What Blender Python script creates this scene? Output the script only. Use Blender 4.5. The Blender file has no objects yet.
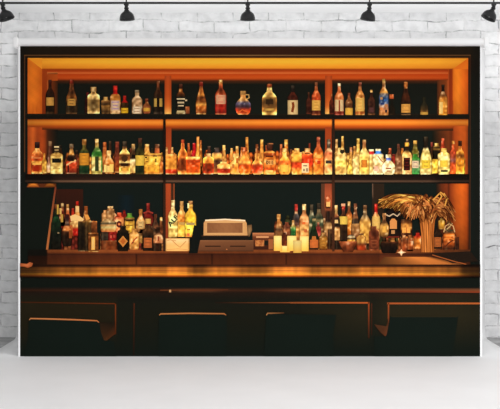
import bpy, bmesh, math, random
from mathutils import Vector, Matrix
random.seed(7)
C = bpy.context.scene.collection
SC = bpy.context.scene

# ------------------------------------------------------------------ camera, world, light, exposure
DB = 6.67                     # camera to printed backdrop, metres
U = DB / 1000.0               # one layout unit of the print = 6.67 mm
CH = (357 - 195) * U          # camera height (print hem stands on the floor)
cam_d = bpy.data.cameras.new('camera'); cam = bpy.data.objects.new('camera', cam_d); C.objects.link(cam)
cam.location = (0, -DB, CH); cam.rotation_euler = (math.pi / 2, 0, 0)
cam_d.sensor_width = 36; cam_d.lens = 72; cam_d.shift_y = -9.3 / 500; cam_d.shift_x = -.15 / 500
SC.camera = cam

w = bpy.data.worlds.new('studio_ambient'); SC.world = w; w.use_nodes = True
bg = w.node_tree.nodes['Background']; bg.inputs[0].default_value = (0.97, 0.985, 1, 1); bg.inputs[1].default_value = 0.25

def area(name, loc, target, size, power, col=(1, 1, 1), spread=180):
    l = bpy.data.lights.new(name, 'AREA'); l.shape = 'RECTANGLE'; l.size, l.size_y = size; l.energy = power; l.color = col
    l.spread = math.radians(spread)
    o = bpy.data.objects.new(name, l); C.objects.link(o); o.location = loc
    o.rotation_euler = (Vector(target) - Vector(loc)).to_track_quat('-Z', 'Y').to_euler()
    return o
area('softbox_key', (4.2, -7.4, 2.6), (0.6, 0.3, 1.2), (2.2, 2.2), 235, (1, 0.995, 1.0))
area('added_front_fill', (-2.6, -8.2, 2.6), (0.3, 0.3, 1.2), (2.6, 2.2), 88, (1, 0.995, 0.985))  # unseen fill light added at the front left
area('added_overhead_fill', (1.1, -2.7, 4.4), (1.1, -1.3, 0), (4.0, 1.6), 122, (1, 0.995, 1.0))  # unseen light added high up to brighten the floor
area('added_ceiling_fill', (0.3, 0.42, 1.45), (0.3, 0.50, 2.47), (4.4, 0.2), 9.5, (1, 1, 1), 130)  # added light hidden behind the banner, brightens ceiling and upper wall

vs = SC.view_settings; vs.view_transform = 'Standard'; vs.look = 'None'; vs.gamma = 1; vs.use_curve_mapping = False
vs.exposure = 0.12
INK = 1.12                     # brightness of the inks

# ------------------------------------------------------------------ materials
def mat(name, col, rough=0.6, spec=0.3, metal=0.0, noise=0.0, nscale=20, bump=0.0):
    m = bpy.data.materials.new(name); m.use_nodes = True; nt = m.node_tree; b = nt.nodes['Principled BSDF']
    b.inputs['Roughness'].default_value = rough; b.inputs['Specular IOR Level'].default_value = spec
    b.inputs['Metallic'].default_value = metal
    tc = nt.nodes.new('ShaderNodeTexCoord'); n = nt.nodes.new('ShaderNodeTexNoise')
    n.inputs['Scale'].default_value = nscale; n.inputs['Detail'].default_value = 5
    nt.links.new(tc.outputs['Object'], n.inputs['Vector'])
    r = nt.nodes.new('ShaderNodeValToRGB'); nt.links.new(n.outputs['Fac'], r.inputs[0])
    r.color_ramp.elements[0].position = .3; r.color_ramp.elements[1].position = .7
    r.color_ramp.elements[0].color = tuple(c * (1 - noise) for c in col) + (1,)
    r.color_ramp.elements[1].color = tuple(min(1, c * (1 + noise)) for c in col) + (1,)
    nt.links.new(r.outputs[0], b.inputs['Base Color'])
    if bump:
        bp = nt.nodes.new('ShaderNodeBump'); bp.inputs['Strength'].default_value = bump; bp.inputs['Distance'].default_value = .01
        nt.links.new(n.outputs['Fac'], bp.inputs['Height']); nt.links.new(bp.outputs[0], b.inputs['Normal'])
    return m
M_vinyl = mat('white_vinyl', (.88, .88, .88), .55, .25, 0, .02, 3)
M_hem = mat('white_hem', (.97, .97, .97), .5, .3, 0, .01, 6)
M_black = mat('black_powder_coat', (.012, .012, .013), .42, .4, 0, .2, 60, .05)
M_grey = mat('grey_steel', (.3, .3, .3), .35, .5, .8, .05, 30)
M_inner = mat('lamp_enamel', (.55, .54, .5), .4, .4, 0, .03, 30)
M_floor = mat('grey_concrete', (.40, .40, .40), .8, .2, 0, .25, 9, .2)
M_ceil = mat('white_ceiling', (.86, .86, .86), .8, .2, 0, .02, 2)

def brick_mat():
    m = bpy.data.materials.new('painted_white_brick'); m.use_nodes = True; nt = m.node_tree; N = nt.nodes.new; L = nt.links.new
    b = nt.nodes['Principled BSDF']; b.inputs['Roughness'].default_value = .7; b.inputs['Specular IOR Level'].default_value = .25
    tc = N('ShaderNodeTexCoord'); sep = N('ShaderNodeSeparateXYZ'); L(tc.outputs['Object'], sep.inputs[0])
    com = N('ShaderNodeCombineXYZ'); L(sep.outputs['X'], com.inputs['X']); L(sep.outputs['Z'], com.inputs['Y'])
    nd = N('ShaderNodeTexNoise'); nd.inputs['Scale'].default_value = 4.5; nd.inputs['Detail'].default_value = 4
    L(com.outputs[0], nd.inputs['Vector'])
    sb = N('ShaderNodeVectorMath'); sb.operation = 'SUBTRACT'; sb.inputs[1].default_value = (.5, .5, .5); L(nd.outputs['Color'], sb.inputs[0])
    sc = N('ShaderNodeVectorMath'); sc.operation = 'SCALE'; sc.inputs['Scale'].default_value = .07; L(sb.outputs[0], sc.inputs[0])
    ad = N('ShaderNodeVectorMath'); L(com.outputs[0], ad.inputs[0]); L(sc.outputs[0], ad.inputs[1])
    br = N('ShaderNodeTexBrick'); L(ad.outputs[0], br.inputs['Vector'])
    br.inputs['Scale'].default_value = 1; br.inputs['Brick Width'].default_value = .27; br.inputs['Row Height'].default_value = .086
    br.inputs['Mortar Size'].default_value = .006; br.inputs['Mortar Smooth'].default_value = .6; br.inputs['Bias'].default_value = 0
    br.inputs['Color1'].default_value = (.93, .93, .93, 1); br.inputs['Color2'].default_value = (.87, .87, .875, 1)
    br.inputs['Mortar'].default_value = (.86, .86, .86, 1)
    # grime sits only in places along the joints
    n2 = N('ShaderNodeTexNoise'); n2.inputs['Scale'].default_value = 9; n2.inputs['Detail'].default_value = 8; n2.inputs['Roughness'].default_value = .7
    L(com.outputs[0], n2.inputs['Vector'])
    rr = N('ShaderNodeValToRGB'); rr.color_ramp.elements[0].position = .44; rr.color_ramp.elements[1].position = .68; L(n2.outputs['Fac'], rr.inputs[0])
    mu = N('ShaderNodeMath'); mu.operation = 'MULTIPLY'; L(rr.outputs[0], mu.inputs[0]); L(br.outputs['Fac'], mu.inputs[1])
    mx = N('ShaderNodeMix'); mx.data_type = 'RGBA'; L(mu.outputs[0], mx.inputs['Factor']); L(br.outputs['Color'], mx.inputs['A']); mx.inputs['B'].default_value = (.22, .22, .23, 1)
    # blotches of thin paint
    n3 = N('ShaderNodeTexNoise'); n3.inputs['Scale'].default_value = 16; n3.inputs['Detail'].default_value = 8; L(com.outputs[0], n3.inputs['Vector'])
    r3 = N('ShaderNodeValToRGB'); r3.color_ramp.elements[0].position = .3; r3.color_ramp.elements[1].position = .6
    r3.color_ramp.elements[0].color = (.84, .84, .84, 1); r3.color_ramp.elements[1].color = (1, 1, 1, 1); L(n3.outputs['Fac'], r3.inputs[0])
    m2 = N('ShaderNodeMix'); m2.data_type = 'RGBA'; m2.blend_type = 'MULTIPLY'; m2.inputs['Factor'].default_value = 1
    L(mx.outputs['Result'], m2.inputs['A']); L(r3.outputs[0], m2.inputs['B'])
    L(m2.outputs['Result'], b.inputs['Base Color'])
    iv = N('ShaderNodeMath'); iv.operation = 'SUBTRACT'; iv.inputs[0].default_value = 1; L(br.outputs['Fac'], iv.inputs[1])
    b2 = N('ShaderNodeBump'); b2.inputs['Strength'].default_value = .35; b2.inputs['Distance'].default_value = .006; L(n3.outputs['Fac'], b2.inputs['Height'])
    bp = N('ShaderNodeBump'); bp.inputs['Strength'].default_value = .35; bp.inputs['Distance'].default_value = .006; L(iv.outputs[0], bp.inputs['Height'])
    L(b2.outputs[0], bp.inputs['Normal']); L(bp.outputs[0], b.inputs['Normal'])
    return m
M_brick = brick_mat()

def ink_mat():
    m = bpy.data.materials.new('printed_vinyl_ink'); m.use_nodes = True; nt = m.node_tree; b = nt.nodes['Principled BSDF']
    a = nt.nodes.new('ShaderNodeAttribute'); a.attribute_name = 'ink'; a.attribute_type = 'GEOMETRY'
    nt.links.new(a.outputs['Color'], b.inputs['Base Color'])
    b.inputs['Roughness'].default_value = .8; b.inputs['Specular IOR Level'].default_value = .04
    return m
M_ink = ink_mat()

# ------------------------------------------------------------------ mesh helpers
def link(name, me, m, parent=None):
    me.materials.append(m); o = bpy.data.objects.new(name, me); C.objects.link(o)
    if parent is not None: o.parent = parent
    return o
def bm_obj(name, bm, m, parent=None, smooth=False):
    bmesh.ops.recalc_face_normals(bm, faces=bm.faces[:])
    me = bpy.data.meshes.new(name); bm.to_mesh(me); bm.free()
    if smooth:
        for p in me.polygons: p.use_smooth = True
    return link(name, me, m, parent)
def add_box(bm, x0, x1, y0, y1, z0, z1, bev=0):
    r = bmesh.ops.create_cube(bm, size=1)
    for v in r['verts']:
        v.co = Vector(((x0 + x1) / 2 + v.co.x * (x1 - x0), (y0 + y1) / 2 + v.co.y * (y1 - y0), (z0 + z1) / 2 + v.co.z * (z1 - z0)))
    if bev:
        ed = list({e for v in r['verts'] for e in v.link_edges}); bmesh.ops.bevel(bm, geom=ed, offset=bev, segments=2, affect='EDGES')
def add_tube(bm, p, q, r, n=20):
    p, q = Vector(p), Vector(q); d = q - p
    res = bmesh.ops.create_cone(bm, cap_ends=True, segments=n, radius1=r, radius2=r, depth=d.length)
    bmesh.ops.transform(bm, matrix=Matrix.Translation((p + q) / 2) @ d.to_track_quat('Z', 'Y').to_matrix().to_4x4(), verts=res['verts'])
def add_lathe(bm, prof, n=40, mtx=Matrix.Identity(4)):
    rings = []
    for r, z in prof:
        rings.append([bm.verts.new(mtx @ Vector((r * math.cos(a), r * math.sin(a), z))) for a in [2 * math.pi * i / n for i in range(n)]] if r > 1e-6
                     else [bm.verts.new(mtx @ Vector((0, 0, z)))])
    for A, B in zip(rings, rings[1:]):
        for i in range(n):
            j = (i + 1) % n
            if len(A) == 1 and len(B) == 1: continue
            if len(A) == 1: bm.faces.new((A[0], B[i], B[j]))
            elif len(B) == 1: bm.faces.new((A[i], A[j], B[0]))
            else: bm.faces.new((A[i], A[j], B[j], B[i]))
def tag(o, label=None, cat=None, group=None, kind=None):
    for k, v in (('label', label), ('category', cat), ('group', group), ('kind', kind)):
        if v: o[k] = v
    return o
def empty(name, loc):
    o = bpy.data.objects.new(name, None); C.objects.link(o); o.location = loc; o.empty_display_size = .1
    return o

# ------------------------------------------------------------------ the room
WY = 7.60 - DB               # face of the brick wall
HC = CH + 182.5 * 7.60 / 1000
bm = bmesh.new(); add_box(bm, -4.5, 4.5, WY, WY + .2, 0, HC); tag(bm_obj('wall_back', bm, M_brick), kind='structure')
bm = bmesh.new(); add_box(bm, -4.5, 4.5, -9.5, WY + .2, -.1, 0); tag(bm_obj('floor', bm, M_floor), kind='structure')
bm = bmesh.new(); add_box(bm, -4.5, 4.5, -0.8, WY + .2, HC, HC + .1); tag(bm_obj('ceiling', bm, M_ceil), kind='structure')

# white seamless vinyl sweep: hangs by the wall, curves onto the floor and runs forward
SY = 7.54 - DB; TOPZ = CH + 151.5 * 7.54 / 1000; R = .10
xl, xr = -232.8 * .00754, 234.6 * .00754
prof = [(SY, TOPZ - t * (TOPZ - R) / 12) for t in range(12)] + [(SY - R + R * math.cos(a), .004 + R - R * math.sin(a)) for a in [i * math.pi / 2 / 10 for i in range(11)]]
prof += [(SY - R - t * .3, .004) for t in range(1, 13)]
def sheet(name, prof, x0, x1, nx, th, m, parent):
    bm = bmesh.new(); rows = []
    for (y, z) in prof: rows.append([bm.verts.new((x0 + (x1 - x0) * i / nx, y, z)) for i in range(nx + 1)])
    for A, B in zip(rows, rows[1:]):
        for i in range(nx): bm.faces.new((A[i], A[i + 1], B[i + 1], B[i]))
    bm.normal_update()
    bmesh.ops.solidify(bm, geom=bm.faces[:], thickness=th)
    return bm_obj(name, bm, m, parent, True)
sw = empty('vinyl_sweep', (0, SY, TOPZ))
tag(sw, 'plain white vinyl background sweeping from the brick wall down across the floor', 'vinyl sweep')
o = sheet('vinyl_sheet', prof, xl, xr, 40, .002, M_vinyl, sw); o.matrix_parent_inverse = Matrix.Translation(-sw.location)
bm = bmesh.new(); add_tube(bm, (xl, SY + .018, TOPZ - .01), (xr, SY + .018, TOPZ - .01), .019)
o = bm_obj('core_tube', bm, M_vinyl, sw, False); o.matrix_parent_inverse = Matrix.Translation(-sw.location)
for sx in (-1.3, 1.3):
    bm = bmesh.new(); add_box(bm, sx - .015, sx + .015, SY + .01, WY - .004, TOPZ - .05, TOPZ - .018)
    o = bm_obj('bracket', bm, M_grey, sw); o.matrix_parent_inverse = Matrix.Translation(-sw.location)

# ------------------------------------------------------------------ the printed backdrop
def X(px): return (px - 250) * U
def Z(py): return CH - (py - 195) * U
bd = empty('printed_banner', (0, 0, 0))
tag(bd, 'hanging vinyl banner printed with a dim amber-lit bar of liquor shelves', 'banner')
bm = bmesh.new(); add_box(bm, X(18.2), X(482.0), 0, .0015, .001, Z(40)); bm_obj('white_sheet', bm, M_hem, bd)
bm = bmesh.new()
add_tube(bm, (X(15.5), -.004, Z(42.0)), (X(486.5), -.004, Z(42.0)), .0262, 32)
bm_obj('roller_bar', bm, M_hem, bd, False)
for a, b in ((14.2, 19.0), (482.3, 487.4)):
    bm = bmesh.new(); add_box(bm, X(a), X(b), -.036, .028, Z(48.0), Z(37.6), .006); bm_obj('end_bracket', bm, M_hem, bd)
for sx in (40, 460):
    bm = bmesh.new(); add_tube(bm, (X(sx), .05, .0), (X(sx), .05, Z(41)), .014, 16)
    add_tube(bm, (X(sx), .05, Z(42)), (X(sx), .0, Z(42)), .01, 12)
    bm_obj('stand_pole', bm, M_grey, bd)
    bm = bmesh.new()
    add_box(bm, X(sx) - .02, X(sx) + .02, .03, .45, .006, .03); add_box(bm, X(sx) - .15, X(sx) + .15, .035, .065, .006, .03)
    bm_obj('stand_foot', bm, M_grey, bd)

def lin(c):
    return tuple((v / 255 / 12.92 if v <= 10.3 else ((v / 255 + .055) / 1.055) ** 2.4) for v in c)
def mix(a, b, t):
    t = max(0, min(1, t)); return tuple(x + (y - x) * t for x, y in zip(a, b))
def sc_(c, k): return tuple(max(0, min(255, v * k)) for v in c)
def ramp(stops, t):
    if t <= stops[0][0]: return stops[0][1]
    for (a, ca), (b, cb) in zip(stops, stops[1:]):
        if t <= b:
            k = (t - a) / max(1e-6, b - a)
            return ca + (cb - ca) * k if not isinstance(ca, tuple) else mix(ca, cb, k)
    return stops[-1][1]
def amb(c, k):
    """dim (k < 1) or lift an ink the way amber glass does: blue goes first, then green"""
    if c[1] > c[0] or c[2] > c[0]: return sc_(c, k)
    return (max(0, min(255, c[0] * k)), max(0, min(255, c[1] * (k ** 1.35 if k < 1 else k))), max(0, min(255, c[2] * (k ** 1.9 if k < 1 else k))))
class Print:
    """a flat printed shape: vertices on the sheet, an ink colour at each vertex"""
    def __init__(s): s.v = []; s.c = []; s.f = []
    def vert(s, x, y, l, col):
        s.v.append((X(x), -.0004 - l * .00008, Z(y))); s.c.append(tuple(min(1, q * INK) for q in lin(col)) + (1,)); return len(s.v) - 1
    def grid(s, x0, y0, x1, y1, nx, ny, l, fn, warp=None):
        base = len(s.v)
        for j in range(ny + 1):
            for i in range(nx + 1):
                u, v = i / nx, j / ny; x, y = x0 + (x1 - x0) * u, y0 + (y1 - y0) * v
                c = fn(x, y)
                if warp: x, y = warp(x, y)
                s.vert(x, y, l, c)
        for j in range(ny):
            for i in range(nx):
                a = base + j * (nx + 1) + i; s.f.append((a, a + nx + 1, a + nx + 2, a + 1))
    def quad(s, pts, l, cols):
        ids = [s.vert(x, y, l, c) for (x, y), c in zip(pts, cols)]; s.f.append(tuple(ids))
    def poly(s, pts, l, col, cc=None):
        cx = sum(p[0] for p in pts) / len(pts); cy = sum(p[1] for p in pts) / len(pts)
        k = s.vert(cx, cy, l, cc or col); ids = [s.vert(x, y, l, col) for x, y in pts]
        for i in range(len(ids)): s.f.append((k, ids[i], ids[(i + 1) % len(ids)]))
    def ribbon(s, pts, w, l, cols):
        n = len(pts); prev = None
        for i, (x, y) in enumerate(pts):
            a = pts[max(0, i - 1)]; b = pts[min(n - 1, i + 1)]; dx, dy = b[0] - a[0], b[1] - a[1]; d = math.hypot(dx, dy) or 1
            ww = w(i / (n - 1)) if callable(w) else w
            c = cols(i / (n - 1)) if callable(cols) else cols
            p = (s.vert(x - dy / d * ww / 2, y + dx / d * ww / 2, l, c), s.vert(x + dy / d * ww / 2, y - dx / d * ww / 2, l, c))
            if prev: s.f.append((prev[0], prev[1], p[1], p[0]))
            prev = p
    def build(s, name, parent=bd, label=None):
        me = bpy.data.meshes.new(name); me.from_pydata(s.v, [], s.f)
        at = me.color_attributes.new('ink', 'FLOAT_COLOR', 'POINT')
        at.data.foreach_set('color', [q for c in s.c for q in c])
        o = link(name, me, M_ink, parent)
        if label: o['label'] = label
        return o
def wob(x, y, a=1.0):
    return a * (math.sin(x * .37 + y * .11) + math.sin(x * .91 - y * .3 + 1.3) * .6 + math.sin(x * 2.3 + y * .7 + .4) * .4) / 2

DK = (17, 23, 18)
# --- dark ground of the print
P = Print()
def f(x, y):
    c = ramp([(46, (36, 22, 13)), (55, (38, 22, 13)), (58, (30, 17, 10)), (80, (20, 20, 14)), (120, (19, 22, 16)), (200, (17, 23, 19)), (277, (15, 20, 15)), (357, DK)], y)
    if y < 60:
        k = math.exp(-((x - 260) / 150) ** 2); c = mix(sc_((30, 24, 15), .9), (50, 26, 15), k)
    if x < 26 or x > 470: c = mix(c, (18, 17, 13), .6)
    return c
P.grid(20, 46, 480, 357, 92, 78, 0, f); P.build('printed_bar_wall', bd, 'printed dark back wall of the bar')

# --- lit wooden cabinet frame
P = Print()
def hx(x):   # warmth of the strip light along the top
    return ramp([(27, .70), (60, .86), (110, .97), (180, 1.0), (330, 1.0), (400, .93), (440, .84), (468, .66)], x)
P.grid(24, 54.6, 470.5, 55.8, 60, 1, 2, lambda x, y: mix((88, 55, 28), (120, 84, 48), math.exp(-((x - 240) / 110) ** 2)))
P.grid(24, 55.8, 25, 172, 1, 10, 2, lambda x, y: (78, 46, 24)); P.grid(469.4, 55.8, 470.4, 250, 1, 10, 2, lambda x, y: (62, 32, 16))
def ftop(x, y):
    c = ramp([(57.6, (150, 84, 20)), (58.6, (246, 176, 44)), (62, (252, 184, 48)), (66, (236, 158, 38)), (68, (225, 140, 34)), (69.2, (150, 62, 14)), (70.5, (158, 58, 14)),
              (72, (186, 80, 28)), (73, (208, 112, 50)), (74, (176, 64, 16)), (77.5, (190, 78, 22)), (79, (160, 62, 18)), (80.6, (70, 34, 14)), (84, (26, 24, 14))], y)
    k = hx(x); c = sc_((c[0], c[1] * .95, c[2]), .64 + .38 * k + .012 * wob(x, y * 6)); return mix(c, (c[0], c[1] * .72, c[2] * .6), 1 - k)
P.grid(42, 57.6, 468, 69.2, 120, 20, 3, ftop); P.grid(42, 69.2, 453, 84, 120, 26, 3, ftop)
def fl(x, y):          # left jamb
    g = math.exp(-((x - 33) / 8) ** 2)
    c = mix((176, 74, 18), (226, 118, 30), g * ramp([(58, .9), (80, .7), (100, .75), (113, .4)], y))
    c = sc_(c, 1 + .05 * wob(y * .7, x * 2))
    if y > 100: c = mix(c, (150, 58, 16), max(0, wob(x * 4, y * .8)) * .5 * (y - 100) / 13)
    return c
P.grid(27.5, 57.8, 42, 113.5, 16, 40, 4, fl, lambda x, y: (x, max(y, 57.8 + (x - 27.5) * .0)))
P.poly([(27.5, 57.8), (42, 57.8), (42, 69)], 5, (232, 142, 36), (232, 140, 36))
P.grid(42, 69, 47, 113.5, 4, 20, 5, lambda x, y: mix((150, 56, 16), (112, 40, 12), (y - 69) / 44))
P.grid(47, 72, 57.5, 113.5, 8, 20, 6, lambda x, y: ramp([(47, (178, 90, 38)), (48, (124, 52, 18)), (54, (84, 36, 14)), (57.5, (52, 28, 12))], x) if y > 73.4 else (196, 104, 46))
P.grid(47, 74, 57.5, 80.5, 8, 4, 7, lambda x, y: mix((150, 60, 18), (170, 70, 20), (x - 47) / 10))
def fr(x, y):          # right jamb
    c = ramp([(437, (66, 32, 14)), (440, (96, 44, 18)), (446, (112, 50, 18)), (448, (160, 70, 28)), (449.5, (120, 40, 12)), (452.6, (140, 48, 14)), (453.6, (214, 108, 26)), (458, (232, 122, 30)), (464, (214, 96, 24)), (468, (180, 74, 18))], x)
    if x > 453.3: c = sc_(c, ramp([(58, 1.0), (80, 1.0), (100, .92), (114, .8)], y) + .04 * wob(y * .6, x * 3))
    elif y < 74 and x < 449: c = (168, 66, 18)
    return c
P.grid(437, 80, 448, 114, 8, 14, 5, fr); P.grid(448, 69, 468, 114, 14, 24, 6, fr)
P.poly([(452.6, 69), (468, 57.8), (468, 114), (452.6, 100)], 7, (214, 100, 24), (226, 118, 30)); P.grid(453.2, 69, 468, 114, 14, 20, 8, fr)
# strip of light under the first shelf
def fs(x, y):
    c = ramp([(118.6, (92, 36, 12)), (120, (208, 104, 28)), (122, (232, 134, 44)), (124.2, (216, 112, 30)), (126, (176, 74, 20)), (127.5, (150, 58, 16)), (129, (84, 38, 14)), (131, (24, 24, 16))], y)
    k = ramp([(27, .78), (60, .92), (120, 1.02), (200, .95), (260, 1.0), (350, 1.06), (400, 1.06), (440, .9), (468, .8)], x)
    return sc_(c, k + .012 * wob(x, 0))
P.grid(27.5, 118.6, 468, 131, 110, 20, 3, fs)
# jambs beside the second shelf
def fl2(x, y):
    c = ramp([(27.5, (150, 62, 22)), (33, (206, 92, 32)), (37, (150, 60, 22)), (42, (170, 66, 22)), (45, (140, 56, 20)), (47, (72, 34, 16)), (52, (44, 26, 14)), (57, (20, 21, 15))], x)
    return sc_(c, ramp([(119, .9), (130, .95), (150, .95), (174, 1.1)], y) + .05 * wob(y, x))
P.grid(27.5, 129.5, 58, 174, 24, 20, 4, fl2); P.grid(27.5, 127, 42, 129.5, 8, 2, 4, fl2)
def fr2(x, y):
    c = ramp([(432, (20, 22, 14)), (440, (78, 38, 16)), (449, (120, 52, 20)), (451, (90, 36, 14)), (454, (166, 66, 22)), (460, (196, 84, 26)), (465, (190, 80, 24)), (468, (120, 50, 16))], x)
    return sc_(c, ramp([(119, 1.0), (140, .85), (174, .95)], y) + .05 * wob(y, x))
P.grid(432, 130.5, 468, 174, 24, 20, 4, fr2); P.grid(453, 126, 468, 130.5, 8, 2, 4, fr2)
# right panel of the lowest bay, lit from above
def fr3(x, y):
    c = ramp([(436, (22, 20, 14)), (441, (84, 36, 16)), (447, (116, 46, 18)), (448.5, (70, 28, 12)), (450, (120, 46, 16)), (456, (176, 76, 22)), (462, (200, 88, 24)), (467, (170, 68, 18)), (469, (60, 26, 12))], x)
    return sc_(c, ramp([(181, .95), (186, 1.05), (205, .95), (225, .85), (245, .62), (255, .5)], y) + .04 * wob(y, x * 2))
P.grid(436, 181, 469, 256, 26, 34, 4, fr3)
# two small lit spots under the shelf at the left
for cx, k in ((33, 1.0), (50, .7)):
    P.poly([(cx, 178), (cx + 4, 182.5), (cx + 6.5, 187), (cx - 6.5, 187), (cx - 4, 182.5)], 6, sc_((110, 48, 18), k), sc_((236, 132, 44), k))
P.grid(27.5, 182, 56, 187.2, 10, 3, 5, lambda x, y: (86, 40, 18)); P.build('printed_cabinet', bd, 'printed amber-lit wooden cabinet frame')

# --- posts
for (x0, x1) in ((164.5, 171.2), (325, 332)):
    P = Print(); P.grid(x0, 75.5, x1, 114, 5, 24, 8, lambda x, y, x0=x0, x1=x1: sc_(ramp([(75, (180, 70, 26)), (95, (184, 72, 24)), (106, (206, 100, 36)), (114, (255, 186, 90))], y), 1 - .18 * abs((x - x0) / (x1 - x0) * 2 - 1)))
    P.build('printed_divider', bd, 'printed orange-lit divider of the top shelf')
for x0, x1 in ((165.8, 171.2), (325, 331.4)):
    P = Print(); P.grid(x0, 127, x1, 174, 4, 10, 8, lambda x, y: ramp([(127, (146, 54, 20)), (150, (160, 64, 28)), (174, (190, 90, 40))], y)); P.build('printed_divider', bd)
P = Print(); P.grid(165.5, 182, 170.6, 250, 4, 14, 8, lambda x, y: mix((168, 66, 30), (140, 56, 28), (y - 182) / 60))
P.grid(170.6, 182, 173.3, 240, 2, 4, 8, lambda x, y: (70, 38, 22) if x < 172 else (30, 24, 16)); P.grid(173.3, 182, 174.4, 203, 1, 4, 8, lambda x, y: (140, 66, 32)); P.build('printed_divider', bd)
P = Print(); P.grid(321, 183, 324.6, 240, 2, 4, 8, lambda x, y: (84, 48, 30)); P.grid(324.6, 183, 332, 240, 4, 12, 8, lambda x, y: ramp([(183, (130, 56, 32)), (196, (172, 78, 44)), (206, (178, 84, 46)), (212, (70, 38, 22)), (240, (50, 30, 18))], y)); P.build('printed_divider', bd)
P = Print(); P.grid(372, 183, 384, 215, 8, 4, 8, lambda x, y: (110, 80, 60) if x < 373.2 and y < 192 else (40, 28, 18)); P.build('printed_divider', bd)
for x0, x1, y0, y1, c in ((163.2, 165.6, 119, 251, (24, 17, 11)), (331.9, 334.4, 119, 251, (46, 26, 16))):
    P = Print(); P.grid(x0, y0, x1, y1, 3, 20, 92, lambda x, y: c if y < 183 else mix(c, (84, 44, 24), .45)); P.build('printed_post', bd)

# --- shelves
def shelf(y0, y1, x0, x1, fn, l=90, nx=90, ny=10): 
    P = Print(); P.grid(x0, y0, x1, y1, nx, ny, l, fn); return P.build('printed_shelf')
shelf(113.8, 119, 25, 469, lambda x, y: ramp([(113.8, (34, 24, 15)), (115, (20, 17, 11)), (118, (18, 15, 10)), (119, (44, 22, 11))], y), 10)
shelf(173.8, 183.4, 25, 469, lambda x, y: sc_(ramp([(173.8, (44, 22, 12)), (175, (22, 16, 11)), (178, (34, 19, 12)), (180, (38, 23, 15)), (180.8, (104, 76, 56)), (181.6, (84, 58, 42)), (182.2, (24, 19, 13)), (183.4, (20, 22, 16))], y),
      ramp([(25, .55), (52, .6), (56, 1.1), (100, 1.25), (160, 1.1), (300, 1.0), (430, .9), (440, .6), (469, .5)], x)), 10)

# --- easel board and its pole at the left
P = Print()
P.poly([(27, 189), (54.5, 187), (46.5, 252), (20, 262), (20, 200)], 8, (16, 20, 15), (17, 21, 16))
P.ribbon([(55.5, 187), (51.5, 215), (46.6, 252)], lambda t: 1.7 + t * .5, 9, lambda t: mix((112, 50, 30), (176, 100, 50), t)); P.build('printed_easel', bd)
P = Print(); P.grid(56, 189, 83, 250, 14, 14, 7, lambda x, y: mix((50, 22, 13), (26, 17, 12), (y - 189) / 60 + .1 * wob(x * 3, y * .2))); P.build('printed_cabinet_door', bd)
P = Print(); P.grid(118, 195, 134, 222, 10, 12, 7, lambda x, y: mix((15, 26, 30), (15, 22, 21), abs(x - 126) / 8)); P.build('printed_screen', bd)

# --- back counter
P = Print()
def fb(x, y):
    c = ramp([(249.4, (140, 68, 32)), (251, (150, 76, 32)), (252.8, (118, 54, 24)), (253.8, (58, 28, 15)), (255, (82, 36, 18)), (260, (92, 42, 18)), (264.4, (100, 46, 20))], y)
    k = ramp([(44, .85), (90, 1.1), (140, 1.15), (200, .9), (260, .95), (330, 1.1), (400, .9), (440, .62), (470, .5)], x)
    for sx in (137, 211.5, 286.5):
        if abs(x - sx) < .7 and y > 254: k *= .55
    if x < 47: c = (22, 18, 12) if y < 256 else sc_(c, .5)
    if x < 380: k *= .84
    return sc_(c, k + .05 * wob(x, y))
P.grid(28, 249.4, 470, 264.6, 310, 16, 60, fb)
# lit worktop returning towards the right end
P.grid(0, 0, 1, 1, 20, 6, 61, lambda u, v: sc_((206, 116, 50), ramp([(0, .42), (.3, .7), (.6, 1), (.85, .95), (1, .5)], u) * (1 - .12 * v)), lambda u, v: (384 + (46 + 40 * v) * u - 6 * v, 256.6 + 7.8 * v))
P.poly([(430, 253), (470, 251), (478, 261), (452, 263)], 62, (30, 20, 13)); P.ribbon([(432, 254.6), (455, 261.5), (466, 264)], .9, 63, (150, 76, 34))
P.build('printed_back_counter', bd)
P = Print()
def fc(x, y):
    c = ramp([(264.2, (58, 28, 13)), (266.0, (66, 32, 14)), (267.0, (150, 78, 28)), (268.6, (196, 114, 40)), (270.4, (170, 92, 34)), (272.2, (206, 124, 42)), (274, (232, 142, 40)), (275.4, (184, 88, 22)), (276.4, (90, 38, 12)), (277.4, (20, 18, 12))], y)
    k = ramp([(20, .40), (40, .55), (60, .75), (90, .78), (105, .95), (118, .85), (130, 1.0), (162, .9), (170, 1.08), (185, 1.05), (194, .62), (202, .7), (215, 1.0), (235, .95), (250, .72), (268, .8), (276, 1.12), (292, 1.12), (300, 1.1), (312, .78),
              (330, .88), (350, .75), (362, .95), (385, .9), (410, .85), (440, .8), (458, .72), (462, .45), (480, .32)], x)
    if y > 273: k = k * .4 + .6 * ramp([(30, .6), (70, 1), (450, 1), (472, .4)], x)
    k = k ** 1.35 * .97 if k < 1 else k * 1.02
    k *= 1 + (.11 * wob(x * .9, 0) + .07 * math.sin(y * 3.1 + math.sin(x * .05) * 2)) * (1 if y < 274 else .2)
    return sc_(c, k)
P.grid(20, 264.2, 480, 277.4, 230, 26, 64, fc); P.build('printed_bar_top', bd, 'printed glossy amber bar top')
P = Print()
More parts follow.
